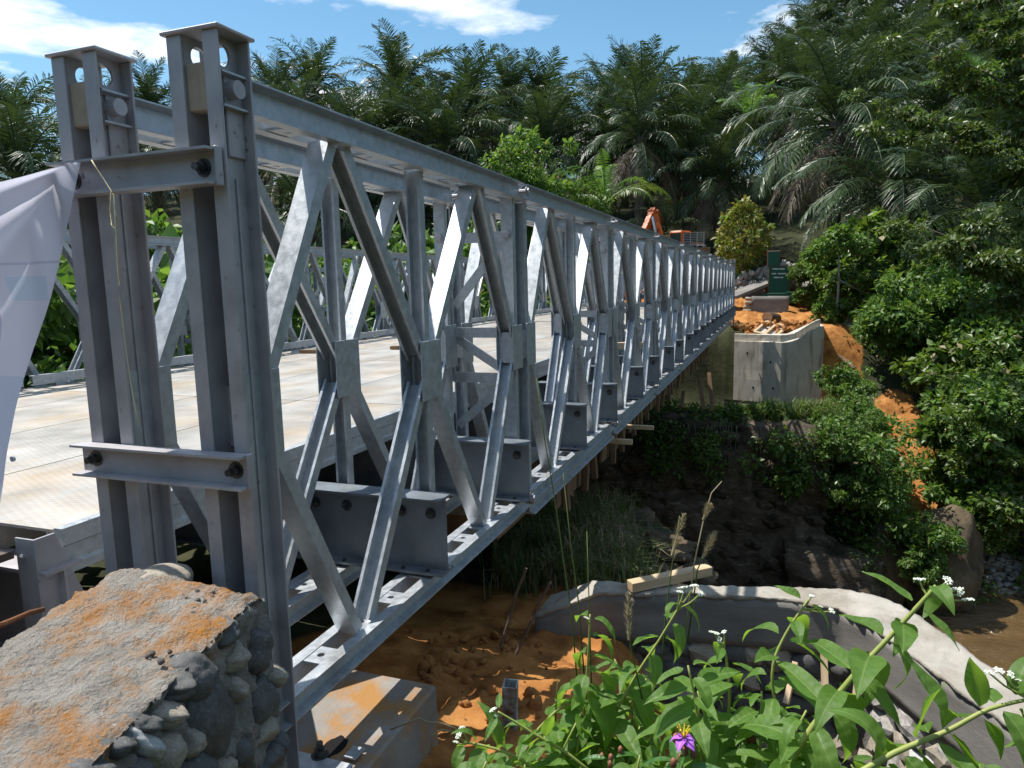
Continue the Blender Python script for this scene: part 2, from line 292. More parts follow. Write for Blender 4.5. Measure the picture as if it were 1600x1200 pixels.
# ------------------------------------------------------------------ ground sheet
WATER = -8.3
def zfar(x): return -0.75+0.2*max(0.0, min(x, 40)-31.5)
def near_h(x, y):
    # bank on the photographer's side
    soil = -0.62-0.30*max(0.0, x-0.9)                                         # fill beside the bearing block
    pit = -0.35-0.95*max(0.0, x+1.0) if x < 1.4 else -2.65
    pit = max(pit, -2.75)
    k = smooth(-0.45, -1.25, y) if x > 0 else 1.0
    h = soil*(1-k)+pit*k
    if x < -0.9: h = max(h, -0.35)
    if x < 0.2 and y > -0.2: h = -0.6
    if x < -0.25 and y > 0.95: h = 0.52
    return h
def terrain(x, y):
    if x < 4.4: n_ = near_h(x, y)
    else:
        ke = 5.2+4.6*smooth(-1.6, 0.4, y); base_ = max(near_h(4.4, y), -1.75)
        n_ = base_-0.10*(min(x, ke)-4.4)-1.6*max(0.0, x-ke)
    if y < -3.4 and x < 6: n_ = n_*(1-smooth(-3.4, -4.6, y))+(-8.9)*smooth(-3.4, -4.6, y) if x > 1.0 else n_-smooth(-5, -12, y)*2
    bed = -9.2
    h = max(n_, bed)
    if x > 12:
        xx = min(x, 92)+0.03*max(0.0, x-92); hill = 0.27*max(0.0, xx-42)+0.4*min(22.0, max(0.0, -y-2))*smooth(48, 80, x)+0.12*min(30.0, max(0.0, y-15))*smooth(20, 45, x)
        slope = -9.0+(zfar(40)+9.0)*smooth(20.5, 38, x)
        kb = smooth(-6.3, -3.9, y)                                            # bank held up by the walls
        low_ = -2.95-1.15*max(0.0, min(1.0, (x-23)/6.5)); top = (low_ if x < 29.9 else zfar(x)) if x > 22.3 else bed
        if 29.9 < x < 31.9: top = low_+(zfar(x)-low_)*smooth(31.0, 31.9, x)
        f_ = slope*(1-kb)+top*kb
        h = max(h, f_)+hill
    if x < -7: h += 0.6*min(24.0, -x-7)*smooth(-7, -14, x)  # unseen rise behind the camera, added to cut sky light and reflections
    if y < -17 and x < 14: h = max(h, -8.9+0.75*min(30.0, -y-15))  # unseen slope off to the right, likewise added to dim the sky light
    if y > 7: h = h*(1-smooth(7, 13, y))+max(h, -1.2+0.0*x)*smooth(7, 13, y)
    return h
def bumpy(x, y):
    h = terrain(x, y)
    a = 0.10 if x < 6 else 0.25
    d = math.hypot(x-CAM.x, y-CAM.y)
    n_ = a*fbm((x*0.9, y*0.9, 0), 4)+0.035*fbm((x*5, y*5, 3), 4)
    if 0.3 < x < 4.5 and -1.4 < y < 1.5: n_ += 0.04*max(0, noise.noise(Vector((x*4, y*4, 9))))+0.022*noise.noise(Vector((x*13, y*13, 2)))
    return h+n_
def hit(px, py, t0=1.0):
    d = ray(px, py); t_ = t0
    while t_ < 160:
        p = CAM+d*t_
        if p.z < bumpy(p.x, p.y): return p
        t_ += .04+t_*.004
    return CAM+d*t_
SLIP = [hit(*q, 18.0) for q in ((1398,640),(1420,690),(1440,745),(1462,800),(1480,850))]
def seg_dist(x, y, P):
    best = 1e9
    for a, b_ in zip(P[:-1], P[1:]):
        vx, vy = b_.x-a.x, b_.y-a.y; q = max(0, min(1, ((x-a.x)*vx+(y-a.y)*vy)/(vx*vx+vy*vy+1e-9))); best = min(best, math.hypot(x-a.x-q*vx, y-a.y-q*vy))
    return best
def axis(segs):
    r = []
    for a, b, s in segs:
        k = max(1, int(round((b-a)/s))); r += [a+(b-a)*i/k for i in range(k)]
    return r+[segs[-1][1]]
XS = axis([(-40,-4,4),(-4,0,.25),(0,4.6,.045),(4.6,12,.3),(12,22,.5),(22,33,.28),(33,46,.5),(46,110,2.5),(110,260,12),(260,900,80)])
YS = axis([(-700,-120,58),(-120,-30,6),(-30,-12,1),(-12,-3,.35),(-3,-1.5,.15),(-1.5,1.2,.045),(1.2,7.5,.45),(7.5,24,1.2),(24,120,6),(120,700,58)])
nx, ny = len(XS), len(YS)
vs = [(x, y, bumpy(x, y)) for x in XS for y in YS]
fs = [(i*ny+j, (i+1)*ny+j, (i+1)*ny+j+1, i*ny+j+1) for i in range(nx-1) for j in range(ny-1)]
me = bpy.data.meshes.new('ground'); me.from_pydata(vs, [], fs)
me.polygons.foreach_set('use_smooth', [True]*len(fs))
ca = me.color_attributes.new('soil', 'FLOAT_COLOR', 'POINT')
def soil_amount(x, y):
    s = smooth(-1.2, -0.4, x)*(1-smooth(4.2, 6.5, x))*smooth(-1.7, -0.9, y)*(1-smooth(1.4, 2.4, y))  # orange ends under the deck; dark earth colour there stands in for shade
    s = max(s, smooth(30.6, 31.6, x)*(1-smooth(38, 43, x))*smooth(-5.3, -4.3, y)*(1-smooth(6, 9, y)))
    if 29 < x < 33.2 and y > -0.4: s = 0.0
    # slip of bare soil down the far slope
    if 18 < x < 40: s = max(s, 1-smooth(.45, 1.1, seg_dist(x, y, SLIP)))
    s = max(s, smooth(29.5, 30.5, x)*(1-smooth(33, 34, x))*(1-smooth(.3, .8, abs(y+4.6))))
    return s
gr_ = [(1-smooth(-8.4, -6.6, terrain(x, y)))*smooth(-5.6, -7.0, y) if 19 < x < 30 else 0 for x in XS for y in YS]
cd = []
for (x, y, z), g in zip(vs, gr_): cd += [soil_amount(x, y), g, 0, 1]
ca.data.foreach_set('color', cd)
m = vary('earth', [(0.3, (0.022, 0.026, 0.014)), (0.6, (0.05, 0.055, 0.028)), (0.8, (0.10, 0.085, 0.05))], scale=1.2, detail=8, rough=(0.9, 1.0), bump=0.6, bscale=6, spec=0.1, bdist=0.06)
t = m.node_tree; b = t.nodes['Principled BSDF']; src = b.inputs['Base Color'].links[0].from_socket
att = N(t, 'ShaderNodeAttribute', attribute_name='soil'); se = N(t, 'ShaderNodeSeparateColor'); t.links.new(att.outputs['Color'], se.inputs[0])
co = N(t, 'ShaderNodeTexCoord')
def noisecol(scale, stops, detail=8):
    n = N(t, 'ShaderNodeTexNoise'); n.inputs['Scale'].default_value = scale; n.inputs['Detail'].default_value = detail; n.inputs['Roughness'].default_value = 0.65
    t.links.new(co.outputs['Object'], n.inputs['Vector']); r = N(t, 'ShaderNodeValToRGB'); e = r.color_ramp.elements
    while len(e) < len(stops): e.new(.5)
    for q, (p, cc) in zip(e, stops): q.position = p; q.color = (*cc, 1)
    t.links.new(n.outputs[0], r.inputs[0]); return r.outputs[0], n.outputs[0]
soilc, sn = noisecol(2.3, [(0.3, (0.16, 0.065, 0.022)), (0.5, (0.36, 0.155, 0.045)), (0.7, (0.50, 0.25, 0.085))])
grav, gn = noisecol(3.0, [(0.3, (0.17, 0.13, 0.09)), (0.6, (0.33, 0.27, 0.20))])
br, bn = noisecol(1.8, [(0, (0, 0, 0)), (1, (1, 1, 1))])
def mixm(a, b_, fac):
    q = N(t, 'ShaderNodeMixRGB'); t.links.new(fac, q.inputs[0]); t.links.new(a, q.inputs[1]); t.links.new(b_, q.inputs[2]); return q.outputs[0]
def edge(fac):
    ad = N(t, 'ShaderNodeMath', operation='ADD'); t.links.new(fac, ad.inputs[0]); t.links.new(bn, ad.inputs[1])
    r = N(t, 'ShaderNodeMapRange'); r.inputs[1].default_value = 0.85; r.inputs[2].default_value = 1.1; t.links.new(ad.outputs[0], r.inputs[0]); return r.outputs[0]
c1 = mixm(src, grav, edge(se.outputs[1])); c2 = mixm(c1, soilc, edge(se.outputs[0])); t.links.new(c2, b.inputs['Base Color'])
me.materials.append(m); me.update()
ground = link('ground', me); tag(ground, 'earth bank and hillside carrying the bridge and the palms', None, kind='structure')

# river
mb = MB(); gx = axis([(4, 9, .5),(9, 24, .13),(24,26,.5)]); gy = axis([(-90,-16,6),(-16,-3,.13),(-3,14,.5),(14,60,6)])
vsr = [(x, y, WATER+0.06*fbm((x*.9, y*.45, 0), 3)+0.045*fbm((x*2.6, y*1.4, 4), 4)) for x in gx for y in gy]; k = len(gy)
mb.add(vsr, [(i*k+j, (i+1)*k+j, (i+1)*k+j+1, i*k+j+1) for i in range(len(gx)-1) for j in range(k-1)])
vary('muddy_water', [(0.3, (0.085, 0.052, 0.018)), (0.7, (0.145, 0.09, 0.036))], scale=0.5, rough=(0.04, 0.10), bump=1.0, bscale=1.6, spec=0.5, stretch=(1.6, .7, 1), bdist=0.25)
river = mb.build('river', 'muddy_water', smooth=True); tag(river, kind='structure')
river['label'] = 'brown muddy river flowing below the bridge'
# ------------------------------------------------------------------ steel panel bridge
L = 3.048; H = 2.39; NP = 10
bridge = thing('panel_bridge', 'long galvanised steel panel bridge with diamond braced side trusses', 'bridge')
YC = [0.10, 0.63, 5.77, 6.30]                     # centre lines of the four truss planes
def cprof(wd, dp, tk):                             # channel: web at b=0, flanges towards +b
    h = wd/2
    return [(-h,0),(h,0),(h,dp),(h-tk,dp),(h-tk,tk),(-h+tk,tk),(-h+tk,dp),(-h,dp)]
def lip(wd, dp, tk, lp):                           # lipped channel
    h = wd/2
    return [(-h,0),(h,0),(h,dp),(h-lp,dp),(h-lp,dp-tk),(h-tk,dp-tk),(h-tk,tk),(-h+tk,tk),(-h+tk,dp-tk),(-h+lp,dp-tk),(-h+lp,dp),(-h,dp)]
def chord_mesh(name, z0, z1, plates_top, x0=0.03, x1=L-0.03, tk=0.009):
    """two channels back to back, open outwards, joined by battens; local origin at panel start, y=0 centre"""
    mb = MB(); hz_ = z1-z0
    for s in (-1, 1):
        # profile in (y,z): web at |y|=.045, flanges out to .10
        pr = [(.045,z0),(.10,z0),(.10,z0+tk*.8),(.058,z0+tk*1.9),(.054,z1-tk*1.9),(.10,z1-tk*.8),(.10,z1),(.045,z1)]
        pr = [(s*a, b) for a, b in pr]
        if s > 0: pr = pr[::-1]
        n = len(pr); vs = [(x0,a,b) for a, b in pr]+[(x1,a,b) for a, b in pr]
        mb.add(vs, [(i,(i+1)%n,n+(i+1)%n,n+i) for i in range(n)]+[tuple(range(n-1,-1,-1)), tuple(range(n,2*n))])
    # battens over the gap, slots between them, a bolt hole in each batten
    zz = z1-0.014 if plates_top else z0+0.004
    xs = [0.12, .48, .80, 1.08, 1.42, 1.66, 1.98, 2.26, 2.60, 2.92]
    for i, x in enumerate(xs):
        wdt = 0.13 if i not in (2, 7) else 0.20
        M = Matrix.Translation((x, 0, zz))
        mb.plate_hole(wdt, .0898, .010, .017, M=M, n=12)
    # pin lugs
    for xe in (0.0, L):
        for s in ((-1, 1) if xe == 0 else (0,)):
            mb.box((xe-.045 if xe else .078, s*.022-.011, z0+.006), (xe+.05 if xe else .12, s*.022+.011, z1-.006))
    return mb.mesh(name, 'galv')
top_m = chord_mesh('top_chord', H-.115, H, False)
bot_m = chord_mesh('bottom_chord', 0.0, .104, True)
rein_m = chord_mesh('chord_reinforcement', -.100, -.003, False, .06, L-.06)
ZG0, ZG1 = 1.063, 1.383; ZM = (ZG0+ZG1)/2
XV = [0.135, L/2-.005, L-.13]
def vert_mesh(flip):
    mb = MB(); pr = lip(.086, .052, .007, .012)
    if flip: pr = [(a, .052-b) for a, b in pr][::-1]
    pr2 = [(a, b-.026) for a, b in pr]
    mb.sweep(pr2, (0,0,.106), (0,0,H-.117), (-1,0,0)); return mb.mesh('vertical', 'galv')
v_open = vert_mesh(False); v_shut = vert_mesh(True)
DW = .100; DD = .056
def diag_mesh(p0, p1, upper):
    """channel with its web to the outside of the diamond (up for the upper half, down for the lower half)"""
    mb = MB(); p0 = Vector(p0); p1 = Vector(p1); d = (p1-p0).normalized()
    n = Vector((-d.z, 0, d.x)); n = n if (n.z > 0) == (not upper) else -n
    if upper: pr = lip(DW, DD, .007, .016)
    else: pr = lip(DW, DD, .007, .016)
    pr = [(a, b-DD/2) for a, b in pr]
    mb.sweep(pr, p0, p1, n); return mb.mesh('diagonal', 'galv')
diags = []
for k in range(4):
    xa, xb = (XV[0], XV[1]) if k < 2 else (XV[1], XV[2])
    q = L*.25 if k < 2 else L*.75
    if k % 2 == 0: xg, xn = xa+.055, q-.05
    else: xg, xn = xb-.055, q+.05
    diags.append(diag_mesh((xg, 0, ZM+.07), (xn, 0, H-.118), True))
    diags.append(diag_mesh((xg, 0, ZM-.07), (xn, 0, .107), False))
def gusset_mesh(w_):
    mb = MB()
    for s in (-1, 1): mb.box((-w_/2, s*.062-.004, ZG0), (w_/2, s*.062+.004, ZG1), ch=.002)
    mb.box((-w_/2+.03, -.0575, ZG0+.05), (-w_/2+.038, .0575, ZG1-.05)) if w_ < .22 else None
    return mb.mesh('gusset_plate', 'galv')
gus_c = gusset_mesh(.235); gus_e = gusset_mesh(.20)
mb = MB()
mb.tube([(0,-.108,0),(0,.108,0)], .019, 10)
for s in (-1, 1): hexbolt(mb, (0, s*.104, 0), (0, s, 0), .024, .018)
pin_m = mb.mesh('joint_pin', 'galv_dull')
for ti, yc in enumerate(YC):
    for i in range(NP):
        p = bpy.data.objects.new('truss_panel', None); col.objects.link(p); p.parent = bridge; p.location = (i*L, yc, 0)
        link('top_chord', top_m, p); link('bottom_chord', bot_m, p)
        if 0 < i < NP-1 and ti in (0, 1, 2, 3): link('chord_reinforcement', rein_m, p)
        for j, x in enumerate(XV): link('vertical', v_open if j < 2 else v_shut, p, loc=(x,0,0))
        for d in diags: link('diagonal', d, p)
        for j, x in enumerate(XV): link('gusset_plate', gus_c if j == 1 else gus_e, p, loc=(x+(.02 if j == 0 else -.02 if j == 2 else 0),0,0))
        if i: [link('joint_pin', pin_m, p, loc=(0,0,z)) for z in (H-.057, .052)]
# transoms (cross beams)
def ibeam(mb, y0, y1, z0, z1, fwid, tf=.014, tw=.010, x=0):
    mb.box((x-fwid/2, y0, z0), (x+fwid/2, y1, z0+tf)); mb.box((x-fwid/2, y0, z1-tf), (x+fwid/2, y1, z1)); mb.box((x-tw/2, y0, z0+tf), (x+tw/2, y1, z1-tf))
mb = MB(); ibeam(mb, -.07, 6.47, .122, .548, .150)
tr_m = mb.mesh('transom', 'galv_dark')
mb = MB(); hexbolt(mb, (-.006, 0, .45), (-1,0,0), .022, .022, .012); tb_m = mb.mesh('bolt', 'bolt')
mb = MB(); hexbolt(mb, (-.05, 0, .137), (0,0,1), .009, .012); ts_m = mb.mesh('small_bolt', 'bolt')
TX = []
for i in range(NP):
    TX += [i*L+L/2-.115, i*L+L-.26]
for x in TX:
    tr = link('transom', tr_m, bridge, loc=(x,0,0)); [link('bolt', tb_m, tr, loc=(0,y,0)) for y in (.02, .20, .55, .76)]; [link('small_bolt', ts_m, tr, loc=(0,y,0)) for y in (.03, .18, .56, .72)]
# end transom with bracket where the deck begins
DZ = .735; DY0, DY1 = 1.0, 5.40
mb = MB(); ibeam(mb, .92, 5.5, .20, .60, .16, x=-.02); link('transom', mb.mesh('end_transom', 'galv_dull'), bridge)
mb = MB(); mb.add([(-.10,.955,.30),(.10,.955,.30),(.10,.955,.37),(-.02,.955,.735),(-.10,.955,.735),(-.10,.965,.30),(.10,.965,.30),(.10,.965,.37),(-.02,.965,.735),(-.10,.965,.735)],
       [(0,1,2,3,4),(9,8,7,6,5),(0,5,6,1),(1,6,7,2),(2,7,8,3),(3,8,9,4),(4,9,5,0)])
mb.box((-.108,.955,.30),(-.1005,1.06,.735)); mb.box((-.11,.90,.285),(.16,1.02,.2995)); hexbolt(mb, (-.108,1.03,.66), (-1,0,0), .008, .01)
link('kerb_bracket', mb.mesh('kerb_bracket', 'galv_dull'), bridge)
# deck units: four across, each one panel long
W = (DY1-DY0)/4
mb = MB(); g = .006
mb.box((g, g, DZ-.012), (L-g, W-g, DZ))
for yy in (.012, W-.062): 
    mb.box((g, yy, .552), (L-g, yy+.05, .564)); mb.box((g, yy+.02, .564), (L-g, yy+.03, DZ-.0125))
for yy in (W*.33, W*.66): mb.box((g, yy, .60), (L-g, yy+.012, DZ-.0125))
dk_m = mb.mesh('deck_unit', 'deck_plate')
for i in range(NP):
    for j in range(4): link('deck_unit', dk_m, bridge, loc=(i*L, DY0+j*W, 0))
# edge beams of the deck (kerb channels), raised kerb on the far side
def edge_profile(): return [(0,.552),(0,.585),(.012,.597),(.012,.662),(.0,.672),(0,.742),(.045,.742),(.045,.552)]
pr = edge_profile(); mb = MB(); n = len(pr)
mb.add([(g, -a, b) for a, b in [(-q[0]+.0, q[1]) for q in pr]]+[(L-g, -a, b) for a, b in [(-q[0], q[1]) for q in pr]], [(i,(i+1)%n,n+(i+1)%n,n+i) for i in range(n)]+[tuple(range(n-1,-1,-1)),tuple(range(n,2*n))])
ke_m = mb.mesh('edge_beam', 'galv')
mb = MB(); mb.sweep(cprof(.10, .06, .006), (.05,0,.815), (L-.05,0,.815), (0,1,0))
for x in (.35, 1.52, 2.7): mb.box((x-.05, .005, DZ+.001), (x+.05, .05, .764))
ku_m = mb.mesh('kerb_rail', 'galv')
for i in range(NP):
    link('edge_beam', ke_m, bridge, loc=(i*L, DY0-.052, 0))
    o = link('edge_beam', ke_m, bridge, loc=((i+1)*L, DY1+.052, 0), rot=(0,0,math.pi))
    link('kerb_rail', ku_m, bridge, loc=(i*L, DY1-.03, 0))
# bracing frames between the paired trusses
mb = MB()
def flat(mb, a, b, wd, tk=.012): mb.sweep([(-tk/2,-wd/2),(tk/2,-wd/2),(tk/2,wd/2),(-tk/2,wd/2)], a, b, (0,0,1))
y0, y1 = .14, .60
for z in (2.02, 1.32, .98): mb.box((-.008, y0, z-.038), (.008, y1, z+.038))
for s in (y0, y1): mb.box((-.02, s-.02, .95), (-.009, s+.02, 2.05))
for a, b in (((.0,y0+.02,2.0),(.0,y1-.02,1.52)), ((.0,y1-.02,1.28),(.0,y0+.02,1.02)), ((.0,y0+.02,.95),(.0,y1-.02,.60))):
    mb.sweep([(-.006,-.034),(.006,-.034),(.006,.034),(-.006,.034)], Vector(a)+Vector((.02,0,0)), Vector(b)+Vector((.02,0,0)), (0,0,1) )
br_m = mb.mesh('bracing_frame', 'galv')
for side in (0, 1):
    for i in range(NP):
        o = link('bracing_frame', br_m, bridge, loc=(i*L+L-.06, 0 if side == 0 else 5.67, 0))
mb = MB(); hexbolt(mb, (0, 0, 0), (-1,0,0), .024, .02); bb_m = mb.mesh('bolt', 'galv_dull')
for i in range(NP):
    for yc in YC[:2]:
        for z in (2.02, 1.32): link('bolt', bb_m, bridge, loc=(i*L+XV[2]-.028, yc, z))
# end posts
vary('brass', [(.3,(.30,.24,.17)),(.7,(.42,.35,.26))], scale=20, rough=(.6,.8), metal=.1)
def post(yc, x0, sgn=1):
    p = bpy.data.objects.new('end_post', None); col.objects.link(p); p.parent = bridge; p.location = (x0, yc, 0); p.rotation_euler = (0,0,0 if sgn > 0 else math.pi)
    ZT = 2.505; ZB = -.27
    for s in (-1, 1):
        mb = MB(); D = .155
        # web in the xz plane, holes near the top
        yw = s*.044
        fl = 1 if s > 0 else -1
        for z0_, z1_, hole in ((ZB, 2.385, None), (2.385, ZT, .036)):
            if hole is None: mb.box((0.010, min(yw, yw+fl*.010), z0_), (D-.010, max(yw, yw+fl*.010), z1_))
            else:
                M = Matrix.Translation((D/2, yw if fl > 0 else yw-.010, (z0_+z1_)/2)) @ Matrix.Rotation(R(-90), 4, 'X') if False else Matrix(((1,0,0,D/2),(0,0,1,min(yw, yw+fl*.010)),(0,1,0,(z0_+z1_)/2),(0,0,0,1)))
                mb.plate_hole(D-.020, z1_-z0_, .010, hole, 0, .004, M=M, n=20)
        ya, yb = sorted((yw, yw+fl*.061))
        mb.box((0, ya, ZB), (.0099, yb, ZT), ch=.002); mb.box((D-.0099, ya, ZB), (D, yb, ZT), ch=.002)
        # stiffener lip and doubler round the pin
        mb.box((D*.42, min(yw+fl*.0102, yw+fl*.022), 2.12), (D-.0101, max(yw+fl*.0102, yw+fl*.022), 2.38), ch=.003)
        mb.box((D*.60, min(yw+fl*.0102, yw+fl*.017), ZB+.01), (D*.66, max(yw+fl*.0102, yw+fl*.017), 2.05))
        link('post_channel', mb.mesh('post_channel', 'galv_dull'), p)
    mb = MB(); mb.box((-.012, -.120, ZT+.0005), (D+.012, .120, ZT+.013), ch=.003); link('cap_plate', mb.mesh('cap_plate', 'galv_dull'), p)
    mb = MB(); mb.box((-.02, -.14, ZB-.045), (D+.06, .14, ZB-.001), ch=.003); link('base_plate', mb.mesh('base_plate', 'galv'), p)
    mb = MB(); mb.box((.012, -.0435, 2.265), (.07, .0435, 2.415), ch=.004); link('packing_block', mb.mesh('packing_block', 'brass'), p)
    mb = MB(); mb.tube([(D*.55,-.108,2.335),(D*.55,.108,2.335)], .030, 18); link('post_pin', mb.mesh('post_pin', 'galv_dull', False), p)
    return p
for yc in YC[:2]: post(yc-.01, 0.0)
for yc in YC[2:]: post(yc, 0.0)
for yc in YC: post(yc, NP*L, -1)
# braces joining each pair of posts
def brace(z, y0, y1, x, h=.100, nut=True, sg=-1):
    p = bpy.data.objects.new('post_brace', None); col.objects.link(p); p.parent = bridge
    mb = MB(); 
    mb.box((x-.010, y0, z-h/2), (x, y1, z+h/2)); mb.box((x-.062, y0, z+h/2-.001+.0012), (x, y1, z+h/2+.009)); mb.box((x-.062, y0, z-h/2-.009), (x, y1, z-h/2-.0002))
    link('channel', mb.mesh('brace_channel', 'galv_dull'), p)
    for y in (y0+.06, y1-.07):
        mb = MB(); hexbolt(mb, (x-.010, y, z), (-1,0,0), .021, .022, .022); link('nut', mb.mesh('nut', 'bolt'), p)
    mb = MB(); mb.box((x-.03, y0-.012, z-h/2-.012), (x, y0-.0005, z+h/2+.014), ch=.003); link('end_cleat', mb.mesh('end_cleat', 'galv_dull'), p)
    return p
brace(2.075, .005, .72, -.004); brace(1.055, -.03, .76, -.004)
brace(2.075, 5.67, 6.40, -.004); brace(1.055, 5.67, 6.40, -.004)

# approach plate leading onto the deck
ap_ = thing('approach_ramp', 'rusty brown steel plate leading up to the start of the deck', 'ramp', (-.15,3.2,.6))
vary('rusty_plate', [(.3,(.07,.05,.04)),(.55,(.14,.105,.085)),(.75,(.21,.17,.145))], scale=3, detail=8, rough=(.6,.85), metal=.1, bump=.25, bscale=30)
for k in range(4):
    mb = MB(); mb.box((-2.6,-2.2+k*1.1+.005,.075),(-.005,-1.1+k*1.1-.005,.105)); q = link('ramp_plate', mb.mesh('ramp_plate','rusty_plate'), ap_); q.rotation_euler = (0,R(1.0),0)
mb = MB(); mb.box((-2.5,-2.2,-.25),(-.12,2.2,.04)); link('ramp_frame', mb.mesh('ramp_frame','rusty_plate'), ap_)
# ------------------------------------------------------------------ rubble stone wall in the foreground
wall = thing('stone_wall', 'river stone and mortar wall with orange sand on top, beside the bridge post', 'wall', (-.1, 0, -.6))
WO = Vector((-.1, 0, -.6))
def wall_y(x): return -.165-.26*max(0.0, -.18-x)                      # line of the upper edge
def wall_pt(x, s):
    """s: 0..1 up the side face, 1..2 across the top, 2..3 down the back"""
    ye = wall_y(x); zt = .70-.03*max(0, -x-.3)
    if s < 1:
        z = -.75+(zt+.75)*s; return Vector((x, ye-.10*(1-s)**1.5-.0, z)), Vector((0,-1,.15))
    if s < 2:
        q = s-1; return Vector((x, ye+(.40+.35-.02*x)*q*.82, zt-.035*math.cos(q*3.1)*.5)), Vector((0,0,1))
    q = s-2; return Vector((x, ye+.61, zt-(zt+.75)*q)), Vector((0,1,0))
ST = [  # px, py, half width px, half height px, tilt, material
 (298,1003,47,30,-12,'stone_dark'),(228,1086,34,20,25,'stone_dark'),(316,1062,28,33,-25,'stone_dark'),(333,1130,46,66,-24,'stone_dark'),
 (408,1018,26,30,-20,'stone_dark'),(412,1097,30,32,-30,'stone_dark'),(232,1168,15,44,-32,'stone_white'),(378,1182,24,29,-20,'stone_dark'),
 (262,1182,27,24,0,'stone_tan'),(416,1143,28,18,10,'stone_tan'),(425,1190,30,20,0,'stone_dark'),(300,1225,45,30,10,'stone_dark'),(372,1030,20,14,-30,'stone_tan'),(268,1120,26,17,30,'stone_tan'),(395,1240,40,30,5,'stone_dark'),(362,985,22,13,-25,'stone_dark'),(285,1048,18,12,-10,'stone_dark'),(372,1080,14,20,-30,'stone_tan'),(195,1135,24,16,30,'stone_dark'),(435,1060,16,14,0,'stone_tan'),(300,1165,16,20,10,'stone_tan'),(350,1205,20,14,0,'stone_tan'),(215,1205,22,15,15,'stone_dark'),(150,1190,30,18,25,'stone_dark'),(438,1165,16,16,0,'stone_dark')]
SP = []
for i, (px, py, a, b_, tl, mt) in enumerate(ST):
    p = at(px, py, 'y', -.2)
    for _ in range(4): p = at(px, py, 'y', wall_y(p.x)-.10*max(0, (1-(p.z+.75)/1.43))**1.5)
    hb_ = b_*(p-CAM).dot(fw)/FPX; lim = .70-.03*max(0,-p.x-.3)-.035-.75*hb_
    if p.z > lim: p = Vector((p.x, wall_y(p.x)+.012, lim))
    k = (p-CAM).dot(fw)/FPX; SP.append((p, a*k*1.12, b_*k*1.08, R(tl), mt))
def crevice(x, z):
    best = 9
    for p, a, b_, tl, mt in SP:
        dx, dz = x-p.x, z-p.z; c, q = math.cos(tl), math.sin(tl); u = (dx*c-dz*q)/a; v = (dx*q+dz*c)/b_; best = min(best, math.hypot(u, v))
    return best
NXW, NSW = 190, 220
vs = []; fs = []
cols = []
for i in range(NXW+1):
    x = -.135-1.75*i/NXW
    for j in range(NSW+1):
        s = 3.0*j/NSW
        # round the arris
        p, n = wall_pt(x, s)
        d_ = min(abs(s-1), abs(s-2))
        k = smooth(.10, 0, d_)
        if d_ < .10:
            sg = -1 if abs(s-1) < .10 else 1
            p += Vector((0, -sg*.012*k, -.012*k)); n = (n+Vector((0, sg*.9*k, .5*k))).normalized()
        if i < 6: p.z -= .018*(1-i/6)**2
        q = Vector((p.x*3.2, p.y*3.2, p.z*3.2))
        rough_ = .011*fbm(q, 5)+.012*fbm(q*4.3, 4)+.0075*fbm(q*13, 4)
        if s < 1:
            cv = crevice(p.x, p.z)+.25*noise.noise(Vector((p.x*22, p.z*22, 1)))
            rough_ = rough_*1.5-.004-.020*math.exp(-((cv-1.0)/.10)**2)-.012*(1-smooth(.8, 1.0, cv))+.006*noise.noise(Vector((p.x*45, p.y*45, p.z*45)))
        elif s < 2: rough_ = rough_*.8+.006*noise.noise(Vector((p.x*30, p.y*22, 0)))+.004*noise.noise(Vector((p.x*70, p.y*70, 1)))
        p = p+n.normalized()*rough_
        vs.append(p-WO)
        sand = 0.0
        if .93 < s < 2: sand = .52+.75*fbm(Vector((p.x*3.6+3, p.y*4.6, 7)), 5)+.25*fbm(Vector((p.x*14, p.y*14, 3)), 3)-.35*smooth(-.30, -.17, p.x)*0-.7*smooth(.06, -.05, p.y-wall_y(p.x))
        cols += [max(0, min(1, sand)), 0, 0, 1]
M1 = NSW+1
for i in range(NXW):
    for j in range(NSW): fs.append((i*M1+j, i*M1+j+1, (i+1)*M1+j+1, (i+1)*M1+j))
fs.append(tuple(range(NSW, -1, -1))); fs.append(tuple(range(NXW*M1, NXW*M1+M1)))
me = bpy.data.meshes.new('mortar'); me.from_pydata(vs, [], fs); me.polygons.foreach_set('use_smooth', [True]*(len(fs)-2)+[False]*2)
ca = me.color_attributes.new('sand', 'FLOAT_COLOR', 'POINT'); ca.data.foreach_set('color', cols)
m = MAT['mortar']; t = m.node_tree; b = t.nodes['Principled BSDF']; src = b.inputs['Base Color'].links[0].from_socket
att = N(t, 'ShaderNodeAttribute', attribute_name='sand')
n = N(t, 'ShaderNodeTexNoise'); n.inputs['Scale'].default_value = 60; n.inputs['Detail'].default_value = 5; co = N(t, 'ShaderNodeTexCoord'); t.links.new(co.outputs['Object'], n.inputs['Vector'])
ad = N(t, 'ShaderNodeMath', operation='ADD'); sc_ = N(t, 'ShaderNodeSeparateColor'); t.links.new(att.outputs['Color'], sc_.inputs[0]); t.links.new(sc_.outputs[0], ad.inputs[0]); t.links.new(n.outputs[0], ad.inputs[1])
mr = N(t, 'ShaderNodeMapRange'); mr.inputs[1].default_value = .80; mr.inputs[2].default_value = 1.55; t.links.new(ad.outputs[0], mr.inputs[0])
q = N(t, 'ShaderNodeMixRGB'); q.inputs[2].default_value = (.47, .21, .05, 1); t.links.new(mr.outputs[0], q.inputs[0]); t.links.new(src, q.inputs[1]); t.links.new(q.outputs[0], b.inputs['Base Color'])
me.materials.append(m); me.update(); link('mortar', me, wall)
